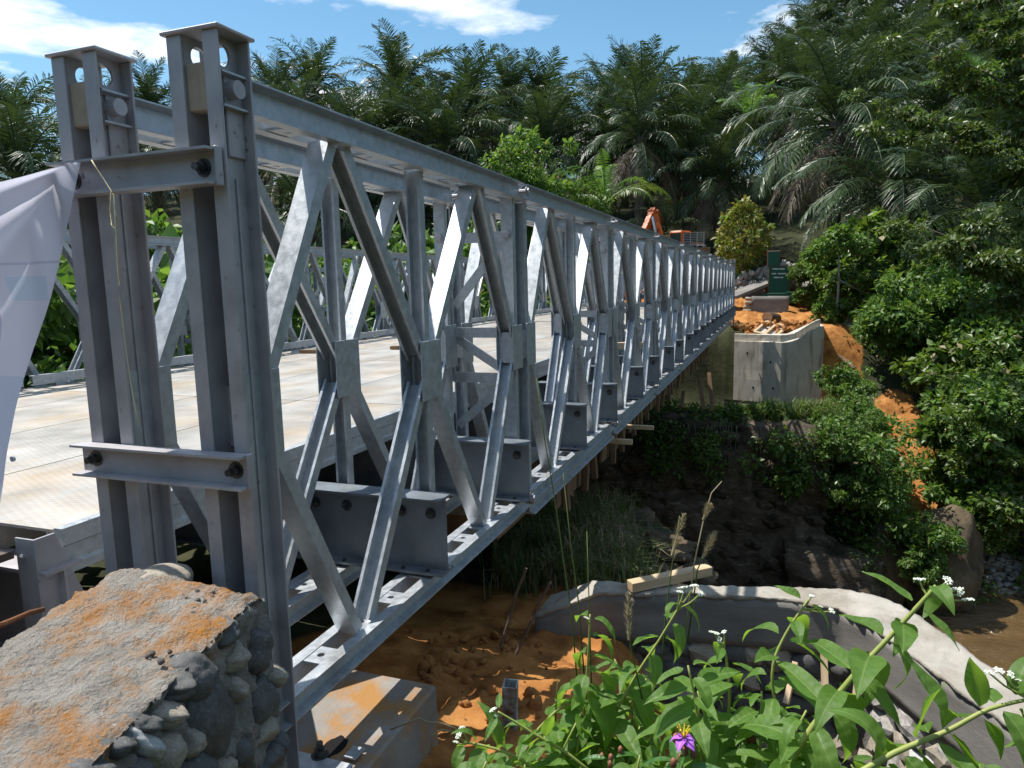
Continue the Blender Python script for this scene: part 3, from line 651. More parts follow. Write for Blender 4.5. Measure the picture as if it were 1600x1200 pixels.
for i, (p, a, b_, tl, mt) in enumerate(SP):
    o = link('stone', stone_mesh(i+1, 4, .24, 1.3).mesh('stone', mt, True), wall, loc=p-WO+Vector((0,.044,0)))
    o.rotation_euler = (0, tl, R(8)); kk = .98 if i < 2 else 1.18; o.scale = (a*kk, .070+.004*(i % 3), b_*kk*(.85 if i < 2 else 1))
p = at(246, 912, 'z', .66)
o = link('stone', stone_mesh(31, 3, .12, 1.0).mesh('stone', 'stone_tan', True), wall, loc=p-WO); o.scale = (.13, .11, .055)
# clods of sand and mortar crumbs lying on the wall top
for i in range(22):
    px_, py_ = random.choice([(320,928),(300,935),(335,930),(255,1015),(285,1000),(310,945),(235,1030),(350,925)]); px_ += random.gauss(0, 14); py_ += random.gauss(0, 8)
    p = at(px_, py_, 'z', .69); 
    if p.x > -.15: continue
    o = link('sand_crumb', stone_mesh(50+i % 5, 1, .4, 2).mesh('sand_crumb', 'mortar', True), wall, loc=p-WO); o.scale = (random.uniform(.004,.011),)*3

# bent rebar behind the wall
mb = MB(); mb.tube([at(-40,985,'x',-.75), at(0,977,'x',-.6), at(22,968,'x',-.5), at(45,958,'x',-.4), at(68,952,'x',-.35)], .009, 8)
o = mb.build('bent_rebar', 'rust'); tag(o, 'bent rusty steel bar sticking out behind the stone wall', 'steel bar')

# ------------------------------------------------------------------ bearing block
blk = thing('bearing_block', 'square concrete block under the near bridge end with orange dust', 'concrete block', (.4, .2, -.322))
mb = MB(); mb.box((-1.2,-.355,-1.1), (.66,1.4,0), ch=.012); link('block_body', mb.mesh('block_body', 'concrete'), blk)
mb = MB(); mb.box((-.55,-.30,.001), (-.02,.06,.022), ch=.003); link('bearing_plate', mb.mesh('bearing_plate', 'galv'), blk)
mb = MB(); p = Vector((.035,-.265,.022)); mb.box((.0,-.30,.0225),(.075,-.262+.02,.030)); link('washer_plate', mb.mesh('washer_plate', 'galv'), blk)
bpt = at(500,1180,'z',-.30)-Vector((.4,.2,-.322))
mb = MB(); hexbolt(mb, (bpt.x, bpt.y, .022), (0,0,1), .026, .03, .03); link('anchor_nut', mb.mesh('anchor_nut', 'bolt'), blk)
hp = at(522,1166,'z',-.32)-Vector((.4,.2,-.322)); mb = MB(); k = 18
mb.add([(hp.x+.075*math.cos(2*math.pi*i/k)*(1+.15*math.sin(i*2.1)), hp.y+.05*math.sin(2*math.pi*i/k), .0008) for i in range(k)], [tuple(range(k))]); 
material('hole_shade', (.006,.005,.005), 1.0); link('anchor_pocket', mb.mesh('anchor_pocket', 'hole_shade'), blk)  # flat near-black patch; the shade inside the pocket is only its colour

# ------------------------------------------------------------------ rusty square tube standing in the soil
p = at(785,1045,'x',1.75); base = Vector((p.x, p.y, -1.9))
sq = thing('steel_tube', 'hollow square steel tube with flaking white paint standing in orange soil', 'steel tube', base)
hh = p.z-base.z; mb = MB(); o_, i_ = .042, .034
for a, b_ in (((-o_,-o_,0),(o_,-i_,hh)),((-o_,i_,0),(o_,o_,hh)),((-o_,-i_,0),(-i_,i_,hh)),((i_,-i_,0),(o_,i_,hh))): mb.box(a, b_)
vary('flaky', [(.35,(.17,.075,.035)),(.48,(.30,.27,.24)),(.62,(.50,.52,.52))], scale=13, detail=8, rough=(.6,.8), bump=.3)
tb = link('tube_wall', mb.mesh('tube_wall', 'flaky'), sq, rot=(R(3),R(-6),R(12)))
# rebar stubs
for i, (a, b_, lb) in enumerate((((822,888),(795,970),'taller of two steel bars stuck in the orange soil'), ((860,910),(824,985),'shorter leaning steel bar stuck in the soil by the concrete cap'))):
    e0 = at(*b_, 'x', 2.6); e1 = at(*a, 'x', 2.66); q = e0-(e1-e0)*.5
    mb = MB(); mid = (e0+e1)/2+Vector((0,.012,0)); mb.tube([q-q, e0-q, mid-q, e1-q], .011, 8); o = mb.build('rebar_stub', 'rebar'); o.location = q; tag(o, lb, 'steel bar', 'steel bars in the soil')

# ------------------------------------------------------------------ retaining wall with a concrete cap, seen from behind
ret = thing('retaining_wall', 'rubble stone retaining wall with pale curved concrete cap above the river', 'wall', (4.0,-1.5,-3))
RO = Vector((4.0,-1.5,-3)); ZC = -1.0
CZ = [-.27,-.16,-.03]+[0]*20
inner = [at(*q, 'z', ZC+CZ[i]) for i, q in enumerate(((835,962),(880,948),(935,925),(1000,927),(1080,926),(1160,931),(1240,937),(1310,950),(1365,978),(1420,1020),(1480,1062),(1540,1105),(1600,1150),(1700,1225)))]
outer = [at(*q, 'z', ZC+CZ[i]) for i, q in enumerate(((860,930),(893,921),(925,908),(1000,911),(1090,914),(1170,916),(1250,918),(1320,922),(1385,935),(1440,965),(1500,1008),(1560,1052),(1620,1097),(1720,1172)))]
def strip(name, mat, z0, z1, off0, off1, sub=5, amp=.012):
    """solid wall strip between the inner and outer lines, finely divided and roughened"""
    def res(pl):
        r = []
        for a, b_ in zip(pl[:-1], pl[1:]):
            for k in range(sub): r.append(a.lerp(b_, k/sub))
        return r+[pl[-1]]
    I, O = res(inner), res(outer); vs = []; rows = []
    for a, b_ in zip(I, O):
        d = (b_-a); d.z = 0; d.normalize(); a2 = a-d*off0; b2 = b_+d*off1; loop = []
        nz = max(2, int((z1-z0)/.07)); dz_ = (a.z+b_.z)/2-ZC; a2.z = 0; b2.z = 0
        for k in range(nz+1): loop.append(Vector((a2.x, a2.y, z0+(z1-z0)*k/nz)))
        for k in range(1, 15): loop.append(Vector((a2.x+(b2.x-a2.x)*k/14, a2.y+(b2.y-a2.y)*k/14, z1)))
        for k in range(1, nz+1): loop.append(Vector((b2.x, b2.y, z1-(z1-z0)*k/nz)))
        c = (a2+b2)/2
        loop = [q+Vector((0,0,dz_))+(q-Vector((c.x, c.y, (z0+z1)/2))).normalized()*(amp*fbm(q*3.5, 4)+amp*.7*fbm(q*16, 4)) for q in loop]
        rows.append(len(vs)); vs += [q-RO for q in loop]
    k = len(vs)//len(rows); fs = []
    for i in range(len(rows)-1):
        for j in range(k-1): fs.append((i*k+j, i*k+j+1, (i+1)*k+j+1, (i+1)*k+j))
        fs.append((i*k+k-1, i*k, (i+1)*k, (i+1)*k+k-1))
    fs += [tuple(range(k-1,-1,-1)), tuple(range((len(rows)-1)*k, len(rows)*k))]
    me = bpy.data.meshes.new(name); me.from_pydata(vs, [], fs); me.polygons.foreach_set('use_smooth', [True]*(len(fs)-2)+[False]*2); me.materials.append(MAT[mat]); me.update()
    return link(name, me, ret)
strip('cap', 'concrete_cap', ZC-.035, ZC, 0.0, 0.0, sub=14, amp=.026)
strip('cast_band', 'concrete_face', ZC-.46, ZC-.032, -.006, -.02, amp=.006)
vary('dark_mortar', [(.3,(.10,.095,.088)),(.7,(.22,.205,.19))], scale=8, rough=(.9,.97), bump=.8, bscale=25)
strip('wall_core', 'dark_mortar', -4.2, ZC-.462, -.07, .15, sub=3, amp=.03)
# stones in the face below the cast band
cnt = 0; dist = 0
segl = []
for a, b_ in zip(inner[:-1], inner[1:]):
    segl.append((a, b_))
protos = [stone_mesh(100+i, 2, .55, 1.5) for i in range(6)]
pm = {mt: [q.mesh('stone', mt, mt == 'stone_dark') for q in protos] for mt in ('stone_dark', 'stone_tan', 'rubble', 'stone_white')}
for si, (a, b_) in enumerate(segl):
    ln = (b_-a).length; d = (b_-a).normalized(); nrm = Vector((d.y, -d.x, 0)); nrm = -nrm if nrm.dot(CAM-a) < 0 else nrm
    z = ZC-.56; row = 0
    while z > -3.0:
        u = random.uniform(0, .12)
        while u < ln:
            wd = random.uniform(.15, .30); p = a+d*u-nrm*.07; p.z = z+random.uniform(-.03, .03)
            mt = random.choice(['stone_dark','stone_dark','stone_dark','stone_tan']) if si < 8 else random.choice(['rubble','stone_tan','stone_white','rubble'])
            o = link('stone', random.choice(pm[mt]), ret, loc=p-RO); o.scale = (wd*.58, .085, random.uniform(.08, .13)); o.rotation_euler = (random.uniform(-.2,.2), random.uniform(-.5,.5), math.atan2(d.y, d.x)); cnt += 1
            u += wd*1.12
        z -= .21; row += 1
# timber lying on the cap
def timber(px0, px1, z, wd, ht, label, up_=0.0, name='timber_beam', mat='timber', cat='timber'):
    a = at(*px0, 'z', z); b_ = at(*px1, 'z', z+up_); d = b_-a; ln = d.length; c = (a+b_)/2
    mb = MB(); mb.box((-ln/2,-wd/2,-ht/2), (ln/2,wd/2,ht/2), ch=.004); o = mb.build(name, mat); o.location = c; o.rotation_euler = d.to_track_quat('X', 'Z').to_euler(); return tag(o, label, cat)
timber((984,916), (1108,890), ZC+.055, .10, .085, 'pale square timber lying across the concrete cap')
# formwork props against the cast band
for (q0, q1, lb) in (((1287,1015),(1290,1105),'upright timber strut holding formwork under the concrete cap'), ((1243,1035),(1228,1100),'thin leaning stick below the cast concrete band'), ((1340,1060),(1328,1160),'thin leaning formwork stake left of the rubble stones')):
    a = at(*q0, 'x', 3.75); b_ = at(*q1, 'x', 3.55); d = b_-a; mb = MB(); wdt = .045 if 'upright' in lb else .022
    mb.box((-d.length/2,-wdt,-.02),(d.length/2,wdt,.02)); o = mb.build('formwork_strut', 'timber'); o.location = (a+b_)/2; o.rotation_euler = d.to_track_quat('X','Y').to_euler(); tag(o, lb, 'timber')

# ------------------------------------------------------------------ banner tied to the post brace
mb = MB(); XB = -.085
edge_px = [(126,254),(118,300),(109,350),(100,405),(88,465),(74,530),(58,600),(44,665),(30,725),(16,790),(4,850)]
E3 = [at(*q, 'x', XB) for q in edge_px]
NU, NV = 70, 60
def edge_at(v):
    f_ = v*(len(E3)-1); i = min(int(f_), len(E3)-2); return E3[i].lerp(E3[i+1], f_-i)
tie = E3[0]; vs = []; fs = []
for j in range(NV+1):
    v = j/NV; e = edge_at(v)
    for i in range(NU+1):
        u = (i/NU)**1.15; y = e.y+(5.62-e.y)*u
        ztop = tie.z+.01-.62*math.sin(math.pi*min(1, u*.98))*.30-.02*u
        zbot = .86+.02*math.sin(u*9)
        z = ztop+(e.z-tie.z)*v*(1-u)+(zbot-ztop)*v*u if u > 0 else e.z
        dy, dz = y-tie.y, tie.z-z; ang = math.atan2(dz, dy+1e-4); rr = math.hypot(dy, dz)
        fold = .028*math.sin(ang*15+1.2)*math.exp(-rr*.55)*min(1, rr*3.2)*(1-.6*smooth(.9,1.55,ang))
        fold += .012*math.sin(z*7+y*2.1)*smooth(.3,1,v)+.02*fbm(Vector((y*1.4, z*1.2, 2)), 3)*smooth(.1,.5,rr)
        vs.append((XB+fold-.05*min(1, rr), y, z))
for j in range(NV):
    for i in range(NU): fs.append((j*(NU+1)+i, j*(NU+1)+i+1, (j+1)*(NU+1)+i+1, (j+1)*(NU+1)+i))
me = bpy.data.meshes.new('banner'); me.from_pydata([Vector(q)-tie for q in vs], [], fs); me.polygons.foreach_set('use_smooth', [True]*len(fs))
uv = me.uv_layers.new(name='uv'); 
uvd = []
for f in fs:
    for k in f: uvd += [(k % (NU+1))/NU, (k//(NU+1))/NV]
uv.data.foreach_set('uv', uvd)
m = material('banner_cloth', (.62,.60,.74), .45); t = m.node_tree; b = t.nodes['Principled BSDF']; o_ = t.nodes['Material Output']
co = N(t, 'ShaderNodeTexCoord'); se = N(t, 'ShaderNodeSeparateXYZ'); t.links.new(co.outputs['UV'], se.inputs[0])
def rng_(sock, a, b_):
    g1 = N(t, 'ShaderNodeMath', operation='GREATER_THAN'); g1.inputs[1].default_value = a; t.links.new(sock, g1.inputs[0])
    g2 = N(t, 'ShaderNodeMath', operation='LESS_THAN'); g2.inputs[1].default_value = b_; t.links.new(sock, g2.inputs[0])
    mu = N(t, 'ShaderNodeMath', operation='MULTIPLY'); t.links.new(g1.outputs[0], mu.inputs[0]); t.links.new(g2.outputs[0], mu.inputs[1]); return mu.outputs[0]
def mulm(a, b_):
    mu = N(t, 'ShaderNodeMath', operation='MULTIPLY'); t.links.new(a, mu.inputs[0]); t.links.new(b_, mu.inputs[1]); return mu.outputs[0]
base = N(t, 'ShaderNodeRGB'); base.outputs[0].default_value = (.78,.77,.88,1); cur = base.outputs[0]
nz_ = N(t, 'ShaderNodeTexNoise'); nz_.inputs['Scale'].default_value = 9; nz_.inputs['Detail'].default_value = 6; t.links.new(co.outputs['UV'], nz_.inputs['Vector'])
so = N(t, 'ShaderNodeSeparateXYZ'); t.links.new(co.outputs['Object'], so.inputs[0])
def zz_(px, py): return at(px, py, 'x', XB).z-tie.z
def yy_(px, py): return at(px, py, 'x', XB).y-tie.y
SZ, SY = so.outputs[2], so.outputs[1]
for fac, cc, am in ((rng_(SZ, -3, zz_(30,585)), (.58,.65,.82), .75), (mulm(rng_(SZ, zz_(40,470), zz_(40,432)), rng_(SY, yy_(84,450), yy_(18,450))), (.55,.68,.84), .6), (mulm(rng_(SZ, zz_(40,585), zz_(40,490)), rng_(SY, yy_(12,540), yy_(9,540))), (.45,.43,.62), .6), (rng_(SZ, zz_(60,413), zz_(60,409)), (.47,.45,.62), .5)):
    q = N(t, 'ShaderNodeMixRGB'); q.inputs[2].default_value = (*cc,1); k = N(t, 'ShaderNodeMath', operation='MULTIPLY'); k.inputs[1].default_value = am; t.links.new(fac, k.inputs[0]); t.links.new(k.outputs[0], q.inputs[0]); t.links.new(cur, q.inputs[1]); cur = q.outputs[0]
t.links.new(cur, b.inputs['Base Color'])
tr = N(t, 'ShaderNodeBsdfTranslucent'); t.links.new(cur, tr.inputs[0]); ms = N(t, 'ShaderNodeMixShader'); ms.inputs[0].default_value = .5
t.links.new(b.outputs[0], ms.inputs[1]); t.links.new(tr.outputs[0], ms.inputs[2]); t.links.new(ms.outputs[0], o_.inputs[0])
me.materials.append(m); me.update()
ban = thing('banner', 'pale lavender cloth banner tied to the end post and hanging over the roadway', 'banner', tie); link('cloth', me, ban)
mb = MB(); p = at(20,717,'x',XB-.03)-tie; mb.tube([p+Vector((-.004,0,0)), p+Vector((.004,0,0))], .011, 12); link('eyelet', mb.mesh('eyelet', 'galv'), ban)
# string hanging from the brace
pts = [(143,250),(150,262),(162,280),(174,299)]; A = [at(*q, 'x', -.072) for q in pts]
loop = [at(*q, 'x', -.075) for q in ((174,299),(172,330),(174,352),(181,358),(183,348),(179,320),(176,302),(178,303),(183,395),(185,430),(188,470),(195,530),(203,590),(212,640),(217,663))]
mb = MB(); mb.tube([q-A[0] for q in A+loop], .0022, 6); o = mb.build('string', 'string', smooth=True); o.location = A[0]; tag(o, 'thin yellowish string looped over the upper brace of the end posts', 'string')
# ------------------------------------------------------------------ old abutment under the bridge
def rough_box(lo, hi, step, amp, fr, batter=0.0):
    """box with subdivided, roughened faces"""
    bm = bmesh.new(); bmesh.ops.create_cube(bm, size=1)
    S = [hi[i]-lo[i] for i in range(3)]
    for v in bm.verts: v.co = Vector([lo[i]+(v.co[i]+.5)*S[i] for i in range(3)])
    for ax in range(3):
        k = int(S[ax]/step)
        for q in range(1, k):
            n = Vector([1 if i == ax else 0 for i in range(3)]); c = Vector([lo[i]+S[i]*q/k if i == ax else 0 for i in range(3)])
            bmesh.ops.bisect_plane(bm, geom=bm.verts[:]+bm.edges[:]+bm.faces[:], plane_co=c, plane_no=n)
    bm.normal_update()
    for v in bm.verts:
        v.co += v.normal*(amp*fbm(v.co*fr, 5)+amp*.3*fbm(v.co*fr*5, 3)); v.co.x -= batter*(hi[2]-v.co.z)
    bm.verts.index_update(); mb = MB(); mb.add([v.co.copy() for v in bm.verts], [tuple(v.index for v in f.verts) for f in bm.faces]); bm.free(); return mb
old = thing('old_abutment', 'tall dark weathered masonry abutment in the shade under the bridge', 'wall', (22,1,-9))
OO = Vector((22,1,-9))
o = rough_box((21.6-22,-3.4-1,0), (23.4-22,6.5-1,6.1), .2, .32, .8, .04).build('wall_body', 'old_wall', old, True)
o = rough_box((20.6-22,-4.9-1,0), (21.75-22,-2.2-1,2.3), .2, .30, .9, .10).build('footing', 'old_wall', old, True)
# worn stones showing in the face
wst = [stone_mesh(600+i, 3, .42, 1.4).mesh('stone', 'old_wall', True) for i in range(5)]
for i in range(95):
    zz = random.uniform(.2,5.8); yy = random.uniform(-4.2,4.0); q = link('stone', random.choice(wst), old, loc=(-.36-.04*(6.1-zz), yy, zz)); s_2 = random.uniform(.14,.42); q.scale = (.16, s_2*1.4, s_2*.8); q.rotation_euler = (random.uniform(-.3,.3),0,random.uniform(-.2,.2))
# roots and creepers hanging from its top edge
for i in range(34):
    yy = random.uniform(-3.3,3.0); ln = random.uniform(.5,2.2); mb = MB(); pts = [Vector((-.55,yy,6.05))]
    for k in range(6): pts.append(pts[-1]+Vector((random.uniform(-.06,.03), random.uniform(-.08,.08), -ln/6)))
    mb.tube(pts, [.022,.02,.017,.014,.011,.008,.004], 5); mb.build('root', 'bark', old, True)
# ------------------------------------------------------------------ old timber bridge below the steel one
ob = thing('old_timber_bridge', 'old brown timber bridge edge with plank sides underneath the steel bridge', 'bridge', (5,.4,-1))
BO = Vector((5,.4,-1))
mb = MB(); mb.box((-1.6,.25,.53), (17.2,5.2,.73)); link('old_deck', mb.mesh('old_deck', 'timber_old'), ob)
mb = MB(); mb.box((-1.5,.08,.5), (17.2,.2,.60)); link('waler', mb.mesh('waler', 'timber_old'), ob)
mb = MB(); mb.box((-1.5,.9,.25), (17.2,1.2,.52)); link('girder', mb.mesh('girder', 'timber_old'), ob)
x = .1; i = 0
while x < 16.8:
    wd = random.uniform(.22,.34); dz = random.uniform(-.12,.05); mb = MB()
    mb.box((0,0,.33+dz*.6), (wd,.035,.86+random.uniform(-.05,.03)), ch=.004); q = link('plank', mb.mesh('plank', 'timber_old'), ob, loc=(x, .02+random.uniform(-.02,.02), 0), rot=(R(random.uniform(-3,5)), R(random.uniform(-2,2)), 0))
    if i % 2 == 0:
        mb = MB(); mb.box((0,-.07,.26+dz*.6), (.08,-.005,.84), ch=.004); link('stud', mb.mesh('stud', 'timber_old'), ob, loc=(x+wd*.5, .0, 0), rot=(R(random.uniform(-6,6)), R(random.uniform(-3,3)), 0))
    x += wd+random.uniform(.015,.07)+(.35 if i % 5 == 4 else 0); i += 1
for (px, py) in ((975,690),(1010,668)):
    p = at(px, py, 'y', -.05); mb = MB(); mb.box((-.03,-.10,-.03),(.03,.7,.03), ch=.004); q = link('bearer', mb.mesh('bearer', 'timber'), ob, loc=p-BO)
for (q0, q1) in (((1092,590),(1100,640)), ((1108,582),(1113,641)), ((1068,612),(1064,636))):
    a = at(*q0, 'x', 17.5); b_ = at(*q1, 'x', 17.2); mb = MB(); mb.sweep([(-.05,-.05),(.05,-.05),(.05,.05),(-.05,.05)], a-BO, b_-BO, (1,0,0)); link('prop', mb.mesh('prop', 'timber_old'), ob)

# ------------------------------------------------------------------ new concrete abutment on the far bank
ab = thing('far_abutment', 'new pale concrete abutment with angled corner at the far end of the bridge', 'abutment', (30.6,-1.7,-4))
AO = Vector((30.6,-1.7,-4))
P = [(33.4,7.0),(32.5,7.0),(32.4,-.02),(30.87,0.0),(30.15,-1.95),(30.35,-2.35),(31.3,-3.65),(33.2,-3.6)]      # plan outline
def prism(pl, z0, z1, ztilt=None, nz=10, amp=.012):
    vs = []; fs = []; pts = []
    for a, b_ in zip(pl, pl[1:]+pl[:1]):
        k = max(2, int(math.dist(a, b_)/.25)); pts += [(a[0]+(b_[0]-a[0])*i/k, a[1]+(b_[1]-a[1])*i/k) for i in range(k)]
    n = len(pts)
    for j in range(nz+1):
        for (x, y) in pts:
            zt = z1+(ztilt(x, y) if ztilt else 0); z = z0+(zt-z0)*j/nz
            vs.append((x+amp*fbm((x*2,y*2,z*2),3)-AO.x, y+amp*fbm((x*2+9,y*2,z*2),3)-AO.y, z-AO.z))
    for j in range(nz):
        for i in range(n): fs.append((j*n+i, j*n+(i+1)%n, (j+1)*n+(i+1)%n, (j+1)*n+i))
    fs.append(tuple(range(nz*n, nz*n+n))); mb = MB(); mb.add(vs, fs); return mb
tilt = lambda x, y: .62*smooth(-2.2,-3.6,y)
prism(P, -5.2, -1.02, tilt).build('abutment_wall', 'abutment', ab)
P2 = [(x+(.18 if i in (1,2,3,4) else 0), y+(.12 if i in (3,4) else 0)) for i, (x, y) in enumerate(P)]
P2 = [(31.25,-.02),(31.0,0.0),(30.33,-1.9),(30.52,-2.25),(31.45,-3.5),(31.75,-3.4),(30.85,-2.1)]
prism(P2, -1.015, -.72, tilt, nz=2).build('parapet', 'concrete_cap' if False else 'abutment', ab)
for (px, py) in ((1168,551),(1204,564),(1177,604),(1208,604)):
    p = at(px, py, 'x', 30.45+.14*(1.0+1.7)); 
    # drain hole: short capped sleeve in the face, inner shade painted near black
    y = p.y; xf = 31.2-(.9-y)*(1.05/2.85)
    mb = MB(); mb.tube([(xf-.012,y,p.z),(xf+.05,y,p.z)], .045, 10); q = mb.build('drain_hole', 'hole_shade', None); q.parent = ab; q.location = -AO
p = at(1262,556,'x',31.2); mb = MB(); mb.tube([p-AO+Vector((.25,0,0)), p-AO+Vector((-.15,-.12,0))], .035, 8); link('drain_pipe', mb.mesh('drain_pipe', 'concrete_cap'), ab)
timberp = at(1160,640,'x',30.2); 
for dz, lb in ((0,'upper board at the foot of the far abutment'),(-.17,'lower board at the foot of the far abutment')):
    mb = MB(); mb.box((-.04,-1.1,-.06),(.04,1.1,.06)); o = mb.build('shutter_board', 'timber_old'); o.location = (30.05, -.75, -3.62+dz); o.rotation_euler = (R(2),0,R(-8)); tag(o, lb, 'timber')

# ------------------------------------------------------------------ things on the far bank
def gz(x, y): return bumpy(x, y)
# green memorial sign
sg = thing('sign_monument', 'dark green stepped sign monument with three lines of white writing', 'sign', (37.2,-1.7,.35))
SO = Vector((37.2,-1.7,.35))
def srect(name, px0, py0, px1, py1, x, th, mat, ch=.02):
    a = at(px0,py0,'x',x); b_ = at(px1,py1,'x',x); mb = MB()
    mb.box((0, min(a.y,b_.y)-SO.y, min(a.z,b_.z)-SO.z), (th, max(a.y,b_.y)-SO.y, max(a.z,b_.z)-SO.z), ch=ch); return link(name, mb.mesh(name, mat), sg, loc=(x-SO.x,0,0))
srect('upper_panel', 1199,392,1219,415, 37.2,.35,'sign_edge'); srect('upper_face', 1200.5,393.5,1217.5,415, 37.17,.02,'sign_green',.004)
srect('main_panel', 1200.5,415.3,1234,458, 37.2,.35,'sign_edge'); srect('main_face', 1202,417,1232.5,457.5, 37.17,.02,'sign_green',.004)
srect('plinth', 1188,458.3,1228,466, 37.0,.7,'sign_green'); srect('side_block', 1228.6,456,1247,474, 37.0,.8,'sign_green')
def blocktext(py, xs, hgt):
    # letters are too small to read in the photograph: short upright strokes grouped as words
    for k, (a0, a1) in enumerate(xs):
        x_ = a0
        while x_ < a1:
            wd = random.uniform(.6,.95); p = at(x_, py, 'x', 37.16); q = at(min(a1, x_+wd), py+hgt, 'x', 37.16); mb = MB()
            y0_, y1_ = sorted((p.y, q.y)); z0_, z1_ = sorted((p.z, q.z)); t_ = .012; k2 = random.randrange(4)
            mb.box((0,y1_-t_,z0_),(.006,y1_,z1_))
            if k2 != 0: mb.box((0,y0_,z0_),(.006,y0_+t_,z1_))
            if k2 != 1: mb.box((-.001,y0_,z1_-t_),(.005,y1_,z1_))
            if k2 != 2: mb.box((-.001,y0_,(z0_+z1_)/2-t_/2),(.005,y1_,(z0_+z1_)/2+t_/2))
            if k2 != 3: mb.box((-.001,y0_,z0_),(.005,y1_,z0_+t_))
            q_ = mb.build('letter', 'sign_letter', sg); q_.location = (37.16-SO.x, -SO.y, -SO.z); x_ += wd+.28
blocktext(419.3, ((1207.5,1216.5),(1218,1226)), 2.0); blocktext(426.6, ((1206,1213),(1215.5,1229)), 1.9); blocktext(432.6, ((1209,1218),(1219.5,1224)), 1.9)

# broken grey wall in front of it
bw = thing('broken_wall', 'broken grey masonry wall with stepped edge below the green sign', 'wall', (35.2,-1.2,-.3)); 
a = at(1163,463,'x',35.2); b_ = at(1232,500,'x',35.2)
mb = rough_box((35.2,b_.y,b_.z-.3), (35.65,a.y-.35,a.z-.02), .18, .05, 1.6)
o = mb.build('wall_body', 'concrete_face', bw, True); o.location = -Vector((35.2,-1.2,-.3))
for k in range(6):
    z0_ = b_.z+(a.z-b_.z)*k/6; mb = rough_box((35.15+.05*(k%2),a.y-.37,z0_), (35.6,a.y+random.uniform(-.12,.05),z0_+.15), .1, .04, 3)
    o = mb.build('masonry_course', 'stone_tan', bw, True); o.location = -Vector((35.2,-1.2,-.3))
# concrete slab lying on the soil
a = at(1150,462,'x',36.0); b_ = at(1212,437,'x',38.3); mb = MB(); d = b_-a
mb.box((-d.length/2-.5,-.5,-.09),(d.length/2,.5,.09), ch=.02); o = mb.build('concrete_slab', 'concrete_face'); o.location = (a+b_)/2+Vector((.2,0,.05)); o.rotation_euler = d.to_track_quat('X','Z').to_euler(); tag(o, 'long grey concrete slab resting on orange soil left of the sign', 'concrete slab')
# rubble heap: every lump is an object of its own
rub = [stone_mesh(200+i, 1, .45, 1.6).mesh('rubble_stone', 'rubble', False) for i in range(5)]
ORDN = 0
heap = thing('rubble_heap', 'heap of broken pale concrete and stones behind the green sign', 'rubble', (39,-.8,.9))
for i in range(170):
    px, py = random.uniform(1148,1262), 0; top = 436-26*math.exp(-((px-1222)/38)**2)-8*math.exp(-((px-1170)/14)**2)
    py = random.uniform(top, 455 if px < 1240 else 446); p = at(px, py, 'x', 38.2+random.uniform(0,1.6))
    o = link('rubble_stone', random.choice(rub), heap, loc=p-Vector((39,-.8,.9))); s = random.uniform(.07,.24); o.scale = (s*1.4,s,s*.8); o.rotation_euler = (random.random()*6, random.random()*6, random.random()*6)
mb = rough_box((-1.0,-4.2,-1.5),(1.4,2.0,.0), .4, .3, .7); o = mb.build('heap_core', 'rubble', heap, True); o.location = (.8,.2,.55)
for (cx, cy, lb, n, x0, sp) in ((1165,480,'loose orange clods behind the far bridge end',1,0,0),): pass
# clods of soil on the far abutment
cl = [stone_mesh(220+i, 2, .4, 1.5) for i in range(3)]
vary('clod', [(.3,(.26,.10,.028)),(.7,(.44,.20,.06))], scale=3, rough=(.9,1), bump=.6, bscale=9)
clm = [q.mesh('soil_clod', 'clod', True) for q in cl]
sh = thing('soil_heap', 'heap of orange soil clods between the far abutment and the broken wall', 'soil', (32.6,-1.4,-.9))
for i in range(160):
    px = random.uniform(1146,1270); py = random.uniform(502, 529-(px-1146)*.11); p = at(px, py, 'x', 31.6+random.uniform(0,1.8)); s = random.uniform(.04,.13)
    o = link('soil_clod', random.choice(clm), sh, loc=p-Vector((32.6,-1.4,-.9))); o.scale = (s*1.5,s*1.3,s*.7); o.rotation_euler = (random.random()*6, random.random()*.8, random.random()*6)
mb = rough_box((-1.1,-1.9,-.8),(1.6,2.1,.05), .12, .22, 1.3); o = mb.build('heap_core', 'clod', sh, True); o.location = (.45,-.1,-.06)
# log stump
a = at(1201,495,'x',32.6); mb = MB(); mb.tube([Vector((-.15,.05,.0)), Vector((.9,-.35,-.12))], [.25,.22], 14); o = mb.build('log', 'bark'); o.location = a; tag(o, 'short sawn brown log lying above the far abutment', 'log')
mb = MB(); mb.tube([Vector((-.155,.052,.0)), Vector((-.16,.054,.0))], .235, 14)
vary('sawn', [(.3,(.30,.15,.07)),(.7,(.45,.26,.14))], scale=9, rough=(.8,.9)); q = mb.build('sawn_face', 'sawn', o)
# wooden frames
def wood_frame(name, cs, lab, board, depth=.06, bars=1):
    """cs: four 3D corners in order"""
    c = sum((Vector(q) for q in cs), Vector())/4; th = thing(name, lab, 'wooden frame', c); cs = [Vector(q)-c for q in cs]; nrm = (cs[1]-cs[0]).cross(cs[2]-cs[0]).normalized()
    nrm = nrm if nrm.z > 0 else -nrm
    def bar(a, b_, nm='frame_bar', w_=.05):
        mb = MB(); mb.sweep([(-w_,-depth),(w_,-depth),(w_,depth),(-w_,depth)], a, b_, nrm); link(nm, mb.mesh(nm, 'timber'), th)
    for i in range(4): bar(cs[i], cs[(i+1) % 4])
    for k in range(bars): f_ = (k+1)/(bars+1); bar(cs[0].lerp(cs[1], f_), cs[3].lerp(cs[2], f_), 'cross_bar')
    if board:
        mb = MB(); mb.add([q-nrm*.07 for q in cs]+[q-nrm*.09 for q in cs], [(0,1,2,3),(7,6,5,4),(0,4,5,1),(1,5,6,2),(2,6,7,3),(3,7,4,0)]); link('board', mb.mesh('board', board), th)
